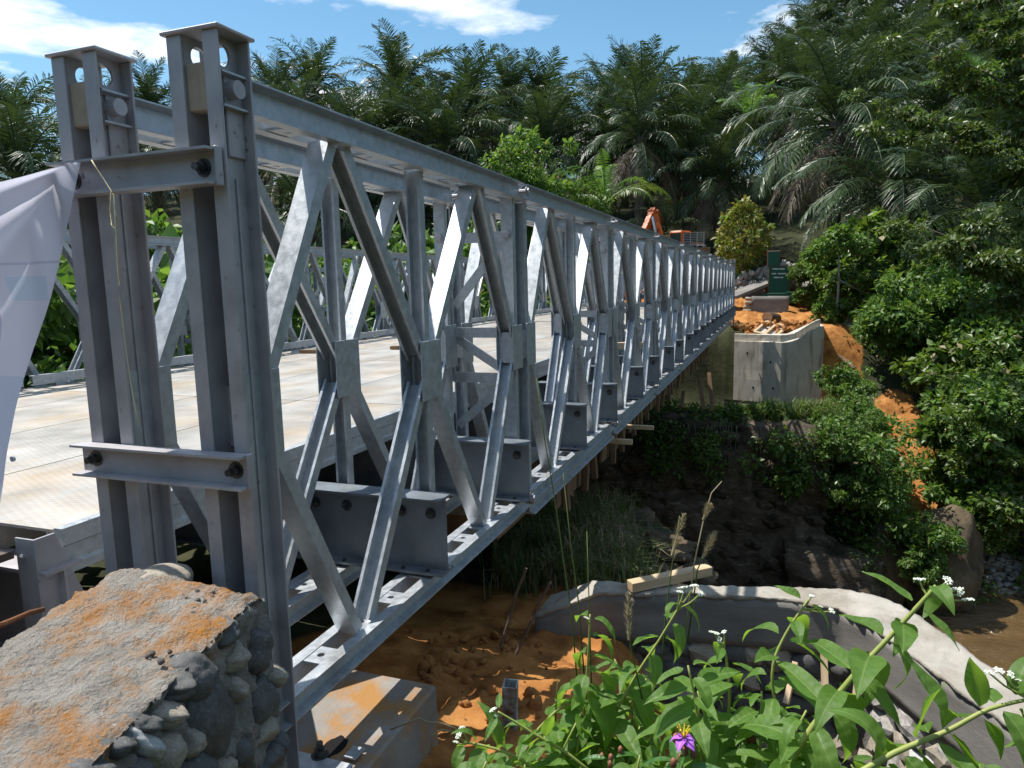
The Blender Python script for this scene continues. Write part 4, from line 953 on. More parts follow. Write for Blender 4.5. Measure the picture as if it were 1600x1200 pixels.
vary('ply', [(.3,(.42,.36,.32)),(.7,(.58,.52,.47))], scale=3, rough=(.7,.9))
xs_ = (31.7,32.6)
wood_frame('shuttering_panel', [at(1178,519,'x',31.3), at(1211,527,'x',31.1), at(1229,511,'x',31.9), at(1198,503,'x',32.1)], 'small wooden shutter panel with a middle bar lying on the far abutment', 'ply')
wood_frame('tilted_shuttering', [at(1312,514,'x',33.0), at(1337,529,'x',32.6), at(1352,512,'x',33.4), at(1326,499,'x',33.8)], 'wooden panel frame tilted on the bank right of the sapling', 'ply')
# boards on the slip
for (q0, q1, lb, x0, x1, mt) in (((1312,660),(1350,705),'pale plank slanting down the bank beside the old abutment',24.6,24.0,'timber'), ((1375,668),(1413,730),'thin pale pole lying on the bare soil slip',26.2,25.0,'timber'), ((1345,700),(1383,748),'brown board half hidden by weeds below the plank',24.2,23.6,'timber_old'), ((1290,535),(1335,575),'brown board on the soil edge right of the far abutment',32.2,31.2,'timber_old'), ((1330,487),(1352,508),'dark stick leaning by the wooden panel frame',34,33.6,'timber_old')):
    a = at(*q0,'x',x0); b_ = at(*q1,'x',x1); d = b_-a; wd = .035 if 'thin' in lb or 'stick' in lb else .13; mb = MB(); mb.box((-d.length/2,-wd,-.03),(d.length/2,wd,.03)); o = mb.build('plank', mt); o.location = (a+b_)/2; o.rotation_euler = d.to_track_quat('X','Z').to_euler(); tag(o, lb, 'plank')

# ------------------------------------------------------------------ excavator parked beyond the bridge
ex = thing('excavator', 'orange excavator with raised boom beyond the far end of the bridge', 'excavator', (43.6,4.2,gz(43.6,4.2)+.45), R(160))
mb = MB(); mb.box((-1.5,-1.2,.95),(1.6,1.2,1.75), ch=.12); mb.box((-1.55,-.2,1.7),(-.3,1.15,2.2), ch=.1); link('house', mb.mesh('house', 'orange_paint'), ex)
mb = MB(); mb.box((.1,.25,1.75),(1.5,1.15,2.85), ch=.1); cb = link('cab', mb.mesh('cab', 'orange_paint'), ex)
mb = MB(); mb.box((.25,1.14,2.0),(1.35,1.16,2.7), ch=.004); mb.box((1.49,.35,2.0),(1.51,1.05,2.7), ch=.004); link('window', mb.mesh('window', 'dark_glass'), cb)
for s in (-1, 1):
    mb = MB(); k = 20; pr = [(1.5*math.copysign(1, math.cos(2*math.pi*i/k))+.45*math.cos(2*math.pi*i/k), .47+.45*math.sin(2*math.pi*i/k)) for i in range(k)]
    mb.add([(a, s*1.15-.28, b_) for a, b_ in pr]+[(a, s*1.15+.28, b_) for a, b_ in pr], [(i,(i+1)%k,k+(i+1)%k,k+i) for i in range(k)]+[tuple(range(k-1,-1,-1)),tuple(range(k,2*k))]); link('track', mb.mesh('track', 'black_rubber'), ex)
apex = at(1018,334,'x',43.2); inv = ex.matrix_basis.inverted()
ex_m = Matrix.Translation(ex.location) @ Matrix.Rotation(R(160), 4, 'Z'); inv = ex_m.inverted(); ap = inv @ apex
mb = MB(); foot = Vector((1.2,-.35,1.7)); 
mb.sweep([(-.2,-.28),(.2,-.28),(.2,.28),(-.2,.28)], foot, ap+Vector((-.2,0,-.1)), (0,0,1)); link('boom', mb.mesh('boom', 'orange_paint'), ex)
mb = MB(); mb.box((ap.x-.55, ap.y-.26, ap.z-.1),(ap.x+.1, ap.y+.26, ap.z+.28), ch=.05); mb.tube([ap+Vector((-.9,.3,-.5)), ap+Vector((-.2,.3,.2))], .06, 8); link('boom_head', mb.mesh('boom_head', 'orange_paint'), ex)
mb = MB(); mb.tube([ap+Vector((-1.2,-.3,-.9)), ap+Vector((-.6,-.32,-.1)), ap+Vector((0,-.3,.15))], .035, 6); link('hose', mb.mesh('hose', 'black_rubber'), ex)
tip = Vector((ap.x+1.9, ap.y+.0, ap.z-2.4)); mb = MB(); mb.sweep([(-.17,-.22),(.17,-.22),(.17,.22),(-.17,.22)], ap+Vector((-.3,0,.25)), tip, (0,0,1)); link('arm', mb.mesh('arm', 'orange_paint'), ex)
mb = MB(); mb.tube([foot+Vector((.4,.0,.2)), foot.lerp(ap,.7)+Vector((.25,0,.45))], .09, 8); link('cylinder', mb.mesh('cylinder', 'galv'), ex)
mb = MB(); c = tip; k = 10; arc = [(c.x+.5*math.cos(R(200+i*17)), c.z-.5+.55*math.sin(R(200+i*17))) for i in range(k)]
mb.add([(a, c.y-.5, b_) for a, b_ in arc]+[(a, c.y+.5, b_) for a, b_ in arc], [(i,i+1,k+i+1,k+i) for i in range(k-1)]+[tuple(range(k)), tuple(range(2*k-1,k-1,-1))]); link('bucket', mb.mesh('bucket', 'truck_grey'), ex)
# lorry with lattice headboard
p = at(1083,378,'x',41.0); lo_ = thing('lorry', 'grey flatbed lorry with white lattice headboard behind the bridge end', 'lorry', (41.0,p.y,gz(41,p.y)), R(8)); zb = p.z-lo_.location.z
mb = MB(); mb.box((-1.2,-.9,zb-.75),(1.6,.9,zb-.6), ch=.02); mb.box((-1.2,-.9,zb-.595),(-1.14,.9,zb-.38), ch=.01); link('bed', mb.mesh('bed', 'timber_old'), lo_)
mb = MB(); mb.box((1.75,-.85,zb-.9),(3.2,.85,zb-.05), ch=.1); cb = link('cab', mb.mesh('cab', 'truck_grey'), lo_)
mb = MB(); mb.box((1.735,-.6,zb-.5),(1.75,.6,zb-.15)); link('rear_window', mb.mesh('rear_window', 'dark_glass'), cb)
mb = MB()
for y in (-.55,-.18,.18,.55): mb.box((-1.18,y-.015,zb-.38),(-1.15,y+.015,zb+.48))
for z in np.linspace(zb-.2, zb+.45, 8): mb.box((-1.178,-.565,z-.009),(-1.152,.565,z+.009))
hb = link('headboard', mb.mesh('headboard', 'galv'), lo_)
mb = MB(); mb.tube([(0,-.12,0),(0,.12,0)], .42, 18); wm = mb.mesh('wheel', 'black_rubber')
for x_, y_ in ((-.6,-.75),(-.6,.75),(2.4,-.75),(2.4,.75)): link('wheel', wm, lo_, loc=(x_,y_,.42))
mb = MB(); mb.box((-.12,-.7,.42),(2.9,.7,zb-.75) if zb > 1.4 else (2.9,.7,.7)); link('chassis', mb.mesh('chassis', 'truck_grey'), lo_)

# ------------------------------------------------------------------ people at the far end of the deck
def person(loc, rz, label, top, legs='trousers', pose='stand', hat=None):
    th = thing('person', label, 'person', loc, rz)
    if pose == 'stand':
        J = [((0,0,.95),.15),((0,0,1.18),.155),((0,0,1.40),.15),((0,0,1.50),.06),((0,0,1.58),.075),((.01,0,1.68),.10),((0,.20,1.40),.065),((.03,.27,1.12),.045),((.12,.26,.88),.036),((0,-.20,1.40),.065),((.05,-.27,1.12),.045),((.16,-.24,.90),.036),((0,.10,.90),.10),((.03,.11,.50),.07),((0,.12,.09),.05),((.16,.13,.05),.04),((0,-.10,.90),.10),((-.03,-.11,.50),.07),((-.05,-.12,.09),.05),((.11,-.13,.05),.04)]
    else:
        J = [((0,0,.42),.16),((.06,0,.64),.155),((.12,0,.84),.15),((.16,0,.94),.06),((.19,0,1.02),.075),((.22,0,1.11),.10),((.12,.20,.84),.065),((.26,.25,.60),.045),((.42,.16,.52),.036),((.12,-.20,.84),.065),((.26,-.25,.60),.045),((.42,-.16,.52),.036),((.0,.10,.38),.10),((.42,.14,.46),.075),((.36,.13,.09),.05),((.52,.14,.05),.04),((0,-.10,.38),.10),((.42,-.14,.46),.075),((.36,-.13,.09),.05),((.52,-.14,.05),.04)]
    E_ = [(0,1),(1,2),(2,3),(3,4),(4,5),(2,6),(6,7),(7,8),(2,9),(9,10),(10,11),(0,12),(12,13),(13,14),(14,15),(0,16),(16,17),(17,18),(18,19)]
    me = bpy.data.meshes.new('body'); me.from_pydata([j[0] for j in J], E_, []); o = bpy.data.objects.new('body', me); col.objects.link(o); o.parent = th
    md = o.modifiers.new('skin', 'SKIN'); 
    bm = bmesh.new(); bm.from_mesh(me); sk = bm.verts.layers.skin.verify(); bm.verts.ensure_lookup_table()
    for v, j in zip(bm.verts, J): v[sk].radius = (j[1], j[1]); v[sk].use_root = (v.index == 0)
    bm.to_mesh(me); bm.free(); md.use_smooth_shade = True; su = o.modifiers.new('sub', 'SUBSURF'); su.levels = 1; su.render_levels = 2
    dg = bpy.context.evaluated_depsgraph_get(); ev = bpy.data.meshes.new_from_object(o.evaluated_get(dg)); o.modifiers.clear(); o.data = ev; ev.name = 'body'
    for mt in ('skin', top, legs): ev.materials.append(MAT[mt])
    hip = J[0][0][2]; neck = J[3][0][2]-.02
    for f in ev.polygons:
        c = f.center; f.use_smooth = True
        if c.z > neck or (abs(c.y) > .22 and c.z < hip+.35) or (c.x > .38 and c.z > hip+.06 and pose != 'stand'): f.material_index = 0
        elif c.z > hip+.02 and not (pose != 'stand' and c.x > .28): f.material_index = 1
        else: f.material_index = 2
    hd = Vector(J[5][0]); mb = stone_mesh(3, 2, .03, 1); q = mb.build('hat' if hat else 'hair', hat or 'hair', th, True); q.location = hd+Vector((-.012,0,.045)); q.scale = (.108,.10,.085)
    mb = MB(); mb.tube([hd+Vector((.09,0,-.015)), hd+Vector((.125,0,-.035))], [.012,.018], 6)
    for s in (-1,1): mb.box(tuple(hd+Vector((.088,s*.035-.012,.008))), tuple(hd+Vector((.10,s*.035+.012,.018))))
    link('face', mb.mesh('face', 'skin'), th)
    return th
person(at(977,482,'z',.76)+Vector((0,0,0)), R(190), 'person in orange vest crouching on the far part of the deck', 'vest_orange', pose='sit', hat='helmet')
person(at(1003,480,'z',.76), R(160), 'person in grey shirt crouching on the far deck right of the orange vest', 'shirt_grey', pose='sit')
person(at(936,492,'x',13.5) if False else Vector((15.2,4.2,.736)), R(200), 'person in dark clothes standing on the deck behind the truss', 'trousers', hat=None)
person(Vector((27.0,1.9,.736)), R(170), 'person in white shirt standing near the far end of the deck', 'cloth_white', hat='helmet')
# magenta cloth hung on the inner truss
a = at(936,352,'y',1.0); mb = MB(); vs = []
for j in range(9):
    for i in range(6): vs.append((.10*(i/5-.5)*3*(1-.3*j/8)+.012*math.sin(i*2.2+j), .03*math.sin(i*1.9+j*.5), -.075*j))
fs = [(j*6+i, j*6+i+1, (j+1)*6+i+1, (j+1)*6+i) for j in range(8) for i in range(5)]
mb.add(vs, fs); o = mb.build('magenta_cloth', 'cloth_magenta', smooth=True); o.location = a; tag(o, 'small magenta cloth hanging beyond the near truss', 'cloth')
sol = o.modifiers.new('th', 'SOLIDIFY'); sol.thickness = .004
# boards lying on the deck
for (px0, px1, lb, wd) in (((470,549),(512,549),'short brown board lying on the deck near the far kerb',.05), ((612,543),(640,543),'small brown offcut on the deck between the trusses',.06), ((868,512),(905,505),'brown plank lying across the distant deck',.07)):
    a = at(*px0,'z',DZ+.03); b_ = at(*px1,'z',DZ+.03); d = b_-a; mb = MB(); mb.box((-d.length/2,-wd,-.025),(d.length/2,wd,.025)); o = mb.build('deck_board', 'timber_old' if wd < .07 else 'sawn'); o.location = (a+b_)/2+Vector((0,0,.0)); o.rotation_euler = (0,0,math.atan2(d.y,d.x)); tag(o, lb, 'board')
a = at(975,540,'y',.45); mb = MB(); mb.box((-.05,-.3,-.05),(.05,.3,.05), ch=.004); o = mb.build('timber_block', 'timber'); o.location = a; tag(o, 'pale timber block resting between the paired near trusses', 'timber')
# boulder and pebbles on the far shore
p = at(1478,960,'z',WATER)
bo = rough_box((-.1,-.1,-.1),(.1,.1,.1),1,.0,1); 
mb = stone_mesh(77, 4, .30, 1.1); o = mb.build('boulder', 'boulder', smooth=True); o.location = p+Vector((.9,0,1.0)); o.scale = (1.15,1.05,1.75); o.rotation_euler = (R(8),R(14),0); tag(o, 'large brown boulder at the water edge of the far bank', 'boulder')
mb = stone_mesh(79, 4, .30, 1.3); o = mb.build('boulder', 'boulder', smooth=True); o.location = at(1405,960,'z',WATER)+Vector((1.2,.2,.8)); o.scale = (1.0,.8,1.6); tag(o, 'shaded brown boulder between the old abutment and the sunlit one', 'boulder')
pr_ = [stone_mesh(300+i, 1, .3, 1.4) for i in range(4)]; mb = MB()
for i in range(2600):
    x_ = random.uniform(21.0,27); y_ = -7.0-(x_-21)*.25-random.random()**1.2*7; z_ = bumpy(x_, y_)
    if z_ < WATER-.1 or z_ > WATER+2.6: continue
    q = pr_[i % 4]; s = random.uniform(.04,.13); Mx = Matrix.Translation((x_,y_,z_+s*.2)) @ Matrix.Rotation(random.random()*6,4,'Z') @ Matrix.Diagonal((s*1.4,s,s*.6,1)); mb.mi = i % 3; mb.add(q.v, q.f, Mx)
o = mb.build('pebbles', ['stone_tan','rubble','boulder'], smooth=True); tag(o, 'pebbles and gravel of the far river shore', 'gravel', kind='stuff')
p = at(1590,880,'z',-7.9); mb = MB(); mb.tube([p+Vector((0,.9,.03)), p+Vector((.05,0,.10)), p+Vector((.1,-1.5,.06))], .035, 8); o = mb.build('yellow_hose', 'yellow_hose', smooth=True); tag(o, 'short yellow hose lying on the river gravel', 'hose')

# pale broken rock on the shelf behind the cap
for i, (px, py, sc, lb) in enumerate(((985,835,.42,'pale broken rock on the near bank behind the square timber'),(1030,860,.34,'smaller pale rock right of the broken one on the near bank'),(1060,905,.30,'grey rock lying low behind the concrete cap'),(935,850,.30,'pale rock among the grass under the bridge'))):
    p = hit(px, py, 3.0); mb = stone_mesh(400+i, 4, .75, 1.7); o = mb.build('bank_rock', 'boulder', smooth=True); o.location = p; o.scale = (sc*1.4, sc*1.2, sc*.7); o.rotation_euler = (0,0,i*1.3); tag(o, lb, 'rock', 'rocks on the near bank')
# ------------------------------------------------------------------ oil palms
def frond(seed, Lf, e0, droop, nl=46, lw=.055, ll=.85, hang=.5):
    """pinnate frond starting at the origin, heading +X; returns MB with rachis (mat 0) and leaflets (mat 0)"""
    rs = random.Random(seed); mb = MB(); K = 12; pts = []; p = Vector((0,0,0)); e = e0; st = Lf/K; bend = rs.uniform(-.05,.05); yaw = 0
    for k in range(K+1):
        pts.append(p.copy()); p = p+Vector((math.cos(e)*math.cos(yaw), math.cos(e)*math.sin(yaw), math.sin(e)))*st; e -= droop/K*(.4+1.2*k/K); yaw += bend*.3
    mb.tube(pts, [.055*(1-.85*k/K) for k in range(K+1)], 4, False)
    def on(u): f_ = u*K; i = min(int(f_), K-1); return pts[i].lerp(pts[i+1], f_-i), (pts[i+1]-pts[i]).normalized()
    for i in range(nl):
        u = .16+.84*i/(nl-1); c, d = on(u); sidev = Vector((-math.sin(0), 1, 0)); n = d.cross(sidev).normalized(); n = -n if n.z < 0 and d.x > 0 and abs(d.z) < .98 else n
        sidev = n.cross(d).normalized() if True else sidev
        ln = ll*(math.sin(math.pi*min(1, (u*.92+.06)))**.6)*rs.uniform(.8,1.1)
        for s in (-1, 1):
            tw = rs.uniform(-.3,.42)
            dr = (sidev*s*rs.uniform(.75,.95)+d*(.35+.45*u+rs.uniform(-.15,.2))+n*tw).normalized()
            m1 = c+dr*ln*.55+Vector((0,0,-hang*.22*ln)); tp = c+dr*ln*.95+Vector((0,0,-hang*.75*ln*rs.uniform(.7,1.2)))
            wv = (d*.8+n*.3*s).normalized()*lw*.5
            mb.add([c-wv*.5, c+wv*.5, m1+wv, m1-wv, tp], [(0,1,2,3),(3,2,4)])
    return mb
CLS = [(R(82),R(45),.20),(R(62),R(75),.35),(R(40),R(95),.5),(R(18),R(95),.7),(R(-8),R(80),.9),(R(-38),R(45),1.0)]
def crown_layout(seed, n, dead):
    rs = random.Random(seed); lay = []
    for i in range(n):
        f_ = i/(n-1); cl = min(4, int(f_*5.0+rs.uniform(-.3,.3))); cl = max(0, cl); lay.append((cl, i*2.39996+rs.uniform(-.2,.2), rs.uniform(.85,1.12), rs.uniform(-.12,.12)))
    for i in range(dead): lay.append((5, i*2*math.pi/max(1,dead)+rs.uniform(-.3,.3), rs.uniform(.75,1.0), rs.uniform(-.2,.1)))
    return lay
FR = {}
for c, (e0, dr, hg) in enumerate(CLS):
    FR[c] = [frond(c*10+v, 4.9 if c else 4.0, e0, dr+.12, 50, .066, 1.08, hg) for v in range(3)]
FM = {c: [q.mesh('frond', 'palm_dead' if c == 5 else 'palm_leaf') for q in FR[c]] for c in FR}
FMb = [q.mesh('frond', 'palm_bright') for q in FR[0]+FR[1]]
def crown_mesh(seed, n, dead):
    mb = MB()
    for i, (cl, a, s, tl) in enumerate(crown_layout(seed, n, dead)):
        q = FR[cl][i % 3]; M = Matrix.Translation((0,0,-.04*i/n*8)) @ Matrix.Rotation(a,4,'Z') @ Matrix.Rotation(tl,4,'Y') @ Matrix.Scale(s,4); mb.mi = 1 if cl == 5 else 0; mb.add(q.v, q.f, M)
    return mb.mesh('crown', ['palm_leaf','palm_dead'])
CM = [crown_mesh(500+i, 38, 5+i % 3*2) for i in range(5)]
def trunk_mesh(h):
    mb = MB(); K = 10; n = 10; vs = []
    for k in range(K*3+1):
        z = h*k/(K*3); r = .34*(1+.5*math.exp(-z*1.6))*(1+.14*(k % 3 == 0)); r *= 1.0+.35*smooth(h-1.6, h, z)
        for j in range(n): th = 2*math.pi*j/n+k*.3; vs.append((r*math.cos(th)*(1+.1*math.sin(j*3+k)), r*math.sin(th), z))
    fs = [(k*n+j, k*n+(j+1)%n, (k+1)*n+(j+1)%n, (k+1)*n+j) for k in range(K*3) for j in range(n)]; mb.add(vs, fs); return mb.mesh('trunk', 'bark')
TM = trunk_mesh(6.0)
PALMS = []     # (px, py, x, scale, near, row)
for q in [(18,175,42,1.0),(62,150,50,1.0),(150,180,52,1),(235,150,50,.95),(300,190,55,1),(432,140,52,1.0),(490,120,56,1.0),(545,170,50,1.0),(622,120,52,1.08),(672,165,58,1.0),(735,150,55,1.05),(800,140,60,1.05),(848,150,62,1),(902,160,55,1.0),(955,150,66,1),(1005,150,54,1.08),(1058,170,64,1.0),(1105,150,72,1.0),(1140,125,80,1.05),(1180,120,84,1.05),(1222,112,84,1.05),(1255,75,88,1.05),(1290,45,90,1.1),(1330,20,92,1.1),(1375,40,88,1.1),(1420,10,92,1.1),(1470,20,92,1.1),(1530,0,92,1.1),(1590,20,90,1.1)]: PALMS.append((*q, False, 'skyline'))
for q in [(470,215,47,1.0),(556,245,45,1.0),(615,215,47,1),(700,235,46,1.0),(775,215,50,1.0),(850,235,48,1.0),(955,230,50,1.0),(1075,245,50,1),(1125,190,62,1.05),(1165,210,56,1.0),(1210,150,70,1.05),(1255,160,64,1.05),(1335,110,66,1.1),(1400,110,66,1.1),(1460,90,72,1.1),(1530,90,70,1.1),(1590,110,62,1.1),(1490,180,52,1.1),(1570,215,46,1.1),(395,250,44,1.0),(330,240,46,1),(200,260,44,1)]: PALMS.append((*q, False, 'middle'))
for q in [(1000,215,46,1.08),(1310,190,43,1.35),(1125,285,47,1.0),(1395,295,39,1.15),(1540,330,36,1.1),(1470,215,46,1.1)]: PALMS.append((*q, True, 'front'))
for q in [(30,280,34,1.1),(110,330,38,1.0),(560,330,44,.9),(650,340,46,.9),(480,330,40,.9),(760,320,48,.9)]: PALMS.append((*q, False, 'low'))
cntr = {}
NAMES = {'skyline':'oil palm standing on the skyline of the plantation','middle':'oil palm in the middle row of the plantation','front':'large oil palm at the front of the plantation with hanging fronds','low':'dark oil palm low behind the far truss'}
sk = sorted([q for q in PALMS if q[5] == 'skyline'], key=lambda q: q[0]); md_ = sorted([q for q in PALMS if q[5] == 'middle'], key=lambda q: q[0])
PALMS = [q for i, q in enumerate(sk) if i % 6 != 1 or q[0] > 1240]+[q for i, q in enumerate(md_) if i % 5 != 2 or q[0] > 1240]+[q for q in PALMS if q[5] not in ('skyline','middle')]
PALMS.sort(key=lambda q: q[0])
for i, (px, py, x_, sc, near, row) in enumerate(PALMS):
    c = at(px, py+(24 if row == 'skyline' and px < 1150 else 0), 'x', x_); g0 = terrain(c.x, c.y)
    if c.z-g0 < 1.5: g0 = c.z-1.5
    cntr[row] = cntr.get(row, 0)+1; lb = NAMES[row]+', '+ordinal(cntr[row])+' from the left'
    th = thing('oil_palm', lb, 'palm tree', (c.x, c.y, g0-.3), random.uniform(0,6.28), 'oil palms of the hillside plantation')
    hh = c.z-g0+.3; tr_ = link('trunk', TM, th); tr_.scale = (1,1,hh/6.0)
    if near:
        cr_ = bpy.data.objects.new('crown', None); col.objects.link(cr_); cr_.parent = th; cr_.location = (0,0,hh); cr_.scale = (sc,sc,sc)
        for k, (cl, a, s, tl) in enumerate(crown_layout(900+i, 36, 7)):
            o = link('frond', FM[cl][k % 3], cr_, loc=(0,0,-.30*k/36)); o.rotation_euler = (Matrix.Rotation(a,4,'Z') @ Matrix.Rotation(tl,4,'Y')).to_euler(); o.scale = (s,s,s)
    else:
        o = link('crown', CM[i % 5], th, loc=(0,0,hh)); o.scale = (sc*random.uniform(1.12,1.36),)*3; o.rotation_euler = (random.uniform(-.1,.1), random.uniform(-.1,.1), 0)
# plantation going on behind: palms that only fill the gaps
k2 = 0; rs = random.Random(3)
for gy_ in range(-7, 10):
    for gx_ in range(2, 6):
        x_ = 50+gx_*8+rs.uniform(-2,2); y_ = gy_*8+(gx_ % 2)*4+rs.uniform(-2,2); y_ += (x_-50)*.35*(1 if y_ > 0 else -.2)
        g0 = terrain(x_, y_); th = thing('oil_palm', 'oil palm deep in the plantation, '+ordinal(gx_-1)+' row back, '+ordinal(10-gy_)+' from the left', 'palm tree', (x_, y_, g0-.3), rs.uniform(0,6.28), 'oil palms deep in the plantation')
        hh = rs.uniform(5.5,8.0); tr_ = link('trunk', TM, th); tr_.scale = (1,1,hh/6.0); o = link('crown', CM[rs.randrange(5)], th, loc=(0,0,hh)); o.scale = (rs.uniform(.9,1.1),)*3; k2 += 1
# young palms with light green arching fronds
def young(px, py, x_, n, sc, lb, mats, g=None):
    c = at(px, py, 'x', x_); th = thing('young_palm', lb, 'palm tree', c, 0)
    for k in range(n):
        cl = k*4//n; o = link('frond', mats[k % len(mats)] if mats else FM[min(3,cl)][k % 2], th); o.rotation_euler = (0, random.uniform(-.1,.2), k*2.4); o.scale = (sc,sc,sc)
YM = [frond(40+v, 4.2, R(75-14*v), R(85+8*v), 40, .055, .75, .75) for v in range(4)]
YMm = [q.mesh('frond', 'palm_bright' if i < 2 else 'tree_leaf') for i, q in enumerate(YM)]
young(945,320,34,11,.85,'young light green palm with arching fronds just above the top chord', YMm)
young(1040,362,44,10,.62,'small young palm behind the orange excavator', None)
young(1532,172,42,9,.8,'bright green young palm frond cluster among the right hand trees', FMb)
young(1172,190,47,6,.7,'light green young palm shoot between the hillside palms', FMb)

# ------------------------------------------------------------------ broadleaf trees and shrubs
def leaf_cloud(seed, clumps, nleaf, ls, flat=.5, shell=.55):
    """leaves spread through overlapping clumps: uneven outline, gaps between clumps; each leaf is a folded blade"""
    g = np.random.default_rng(seed); vs = []; fs = []
    wts = np.array([c[3]*c[4]*c[5] for c in clumps])**.67; wts = wts/wts.sum(); num = g.multinomial(nleaf, wts); V = []
    for c, n in zip(clumps, num):
        d = g.normal(size=(n,3)); d /= np.linalg.norm(d, axis=1)[:,None]; r = g.random(n)**(1/3)*(1-shell)+shell*g.random(n)**.3
        pos = np.array(c[:3])+d*r[:,None]*np.array(c[3:6])*(1+.18*np.sin(d[:,:1]*7+c[0]*3)*np.cos(d[:,1:2]*6+c[1]))
        # blade axis: outwards and drooping; normal mostly up and outwards
        ax = d*.8+g.normal(size=(n,3))*.55; ax[:,2] -= .35; ax /= np.linalg.norm(ax, axis=1)[:,None]
        nn = np.array([0,0,1.])*flat+d*.5+g.normal(size=(n,3))*.45; sd = np.cross(ax, nn); sd /= np.linalg.norm(sd, axis=1)[:,None]+1e-9; nn = np.cross(sd, ax)
        s = ls*g.uniform(.55,1.5)*(.55+.9*g.random(n))[:,None]; w_ = s*g.uniform(.2,.33)
        base = pos; tip = pos+ax*s-nn*s*.12; ml = pos+ax*s*.45+sd*w_+nn*s*.05; mr_ = pos+ax*s*.45-sd*w_+nn*s*.05
        V.append(np.stack([base, mr_, tip, ml], 1).reshape(-1,3))
    V = np.concatenate(V); k = len(V)//4
    return V, k
ALT = {'tree_dark':'tree_leaf','shrub_leaf':'bright_leaf','tree_leaf':'bright_leaf','bright_leaf':'shrub_leaf','yellow_leaf':'bright_leaf'}
def cloud_mesh(name, seed, clumps, nleaf, ls, mat, flat=.5, shell=.55):
    V, k = leaf_cloud(seed, clumps, nleaf, ls, flat, shell); me = bpy.data.meshes.new(name)
    me.vertices.add(len(V)); me.vertices.foreach_set('co', V.ravel().astype(np.float32))
    idx = np.arange(k)*4; tri = np.stack([idx, idx+1, idx+2, idx, idx+2, idx+3], 1).ravel().astype(np.int32)
    me.loops.add(len(tri)); me.loops.foreach_set('vertex_index', tri); me.polygons.add(2*k); me.polygons.foreach_set('loop_start', np.arange(2*k, dtype=np.int32)*3); me.polygons.foreach_set('loop_total', np.full(2*k, 3, dtype=np.int32))
    me.materials.append(MAT[mat]); me.materials.append(MAT[ALT.get(mat, mat)]); me.materials.append(MAT['dry_grass'])
    gg = np.random.default_rng(seed+999); mi = np.where(gg.random(k) < .30, 1, 0); mi[gg.random(k) < .018] = 2; me.polygons.foreach_set('material_index', np.repeat(mi, 2).astype(np.int32)); me.update(calc_edges=True); me.validate(); return me
def rclumps(seed, n, R3, cr, z0=0):
    g = np.random.default_rng(seed); r = []
    for i in range(n):
        d = g.normal(size=3); d /= np.linalg.norm(d); d *= g.random()**.45; s = cr*g.uniform(.6,1.35); r.append((d[0]*R3[0], d[1]*R3[1], z0+d[2]*R3[2], s, s*g.uniform(.8,1.2), s*g.uniform(.55,.85)))
    for i in range(n//2):
        a = g.uniform(0,6.28); e = g.uniform(.2,1.2); k = g.uniform(.85,1.35); r.append((math.cos(a)*math.cos(e)*R3[0]*k, math.sin(a)*math.cos(e)*R3[1]*k, z0+math.sin(e)*R3[2]*k, cr*.38, cr*.38, cr*g.uniform(.4,.8)))
    return r
def limbs(seed, h, ends, r0=.12):
    mb = MB(); rs = random.Random(seed); mb.tube([(0,0,-.4),(.05*h*rs.uniform(-1,1)*.3,.0,h*.3),(.0,.02*h,h*.62)], [r0,r0*.8,r0*.55], 8)
    for e in ends:
        a = Vector((0,.01*h,h*rs.uniform(.3,.6))); b_ = Vector(e); mb.tube([a, a.lerp(b_,.5)+Vector((0,0,.06*h)), b_], [r0*.5,r0*.3,r0*.1], 6)
    return mb
def make_tree(name, label, cat, base, h, R3, cr, n, nleaf, ls, mat, seed, group=None, bark='bark', r0=.12, z0=None, rz=0):
    th = thing(name, label, cat, base, rz, group); cl = rclumps(seed, n, R3, cr, z0 if z0 is not None else h-R3[2])
    link('crown', cloud_mesh('crown', seed, cl, nleaf, ls, mat), th); limbs(seed, h, [c[:3] for c in cl[:9]], r0).build('trunk', bark, th, True); return th
# middle: bright broadleaf tree behind the top chord, yellowish conical tree, sapling
def gnd(px, py, x_): return at(px, py, 'x', x_)
c = gnd(832,300,32); make_tree('broadleaf_tree','bright green broadleaf tree rising behind the middle of the top chord','tree',(c.x,c.y,terrain(c.x,c.y)), c.z-terrain(c.x,c.y)+2.6, (2.0,1.9,2.6), .75, 26, 9000, .20, 'bright_leaf', 11)
c = gnd(905,345,33); make_tree('broadleaf_tree','low bright green tree right of the broadleaf tree, behind the top chord','tree',(c.x,c.y,terrain(c.x,c.y)), c.z-terrain(c.x,c.y)+1.6, (1.3,1.5,1.6), .6, 16, 5000, .18, 'bright_leaf', 12)
c = gnd(1160,432,39); th = thing('small_tree','small conical tree with yellowish leaves at the end of the bridge','tree',(c.x,c.y,c.z-.3)); cl = []
g = np.random.default_rng(5)
for i in range(26):
    f_ = i/25; a = i*2.4; r = 1.25*(math.sin(math.pi*(.12+.86*f_))**.8)*.85; cl.append((r*math.cos(a), r*math.sin(a), .95+3.1*f_, .42, .42, .34))
link('crown', cloud_mesh('crown', 21, cl, 2600, .20, 'yellow_leaf', .4), th); limbs(21, 3.9, [q[:3] for q in cl[::3]], .07).build('trunk', 'bark', th, True)
c = gnd(1307,532,33); th = thing('sapling','thin sapling with a bare pale stem in front of the shrubs','tree',c); mb = MB(); mb.tube([(0,0,-.3),(.02,.05,1.0),(.0,.0,2.4),(.05,.05,4.2)], [.07,.06,.05,.03], 8); mb.tube([(0,0,2.7),(0,-.45,2.45),(0,-.95,2.15)], [.035,.03,.02], 6); mb.build('trunk','bark_pale',th,True)
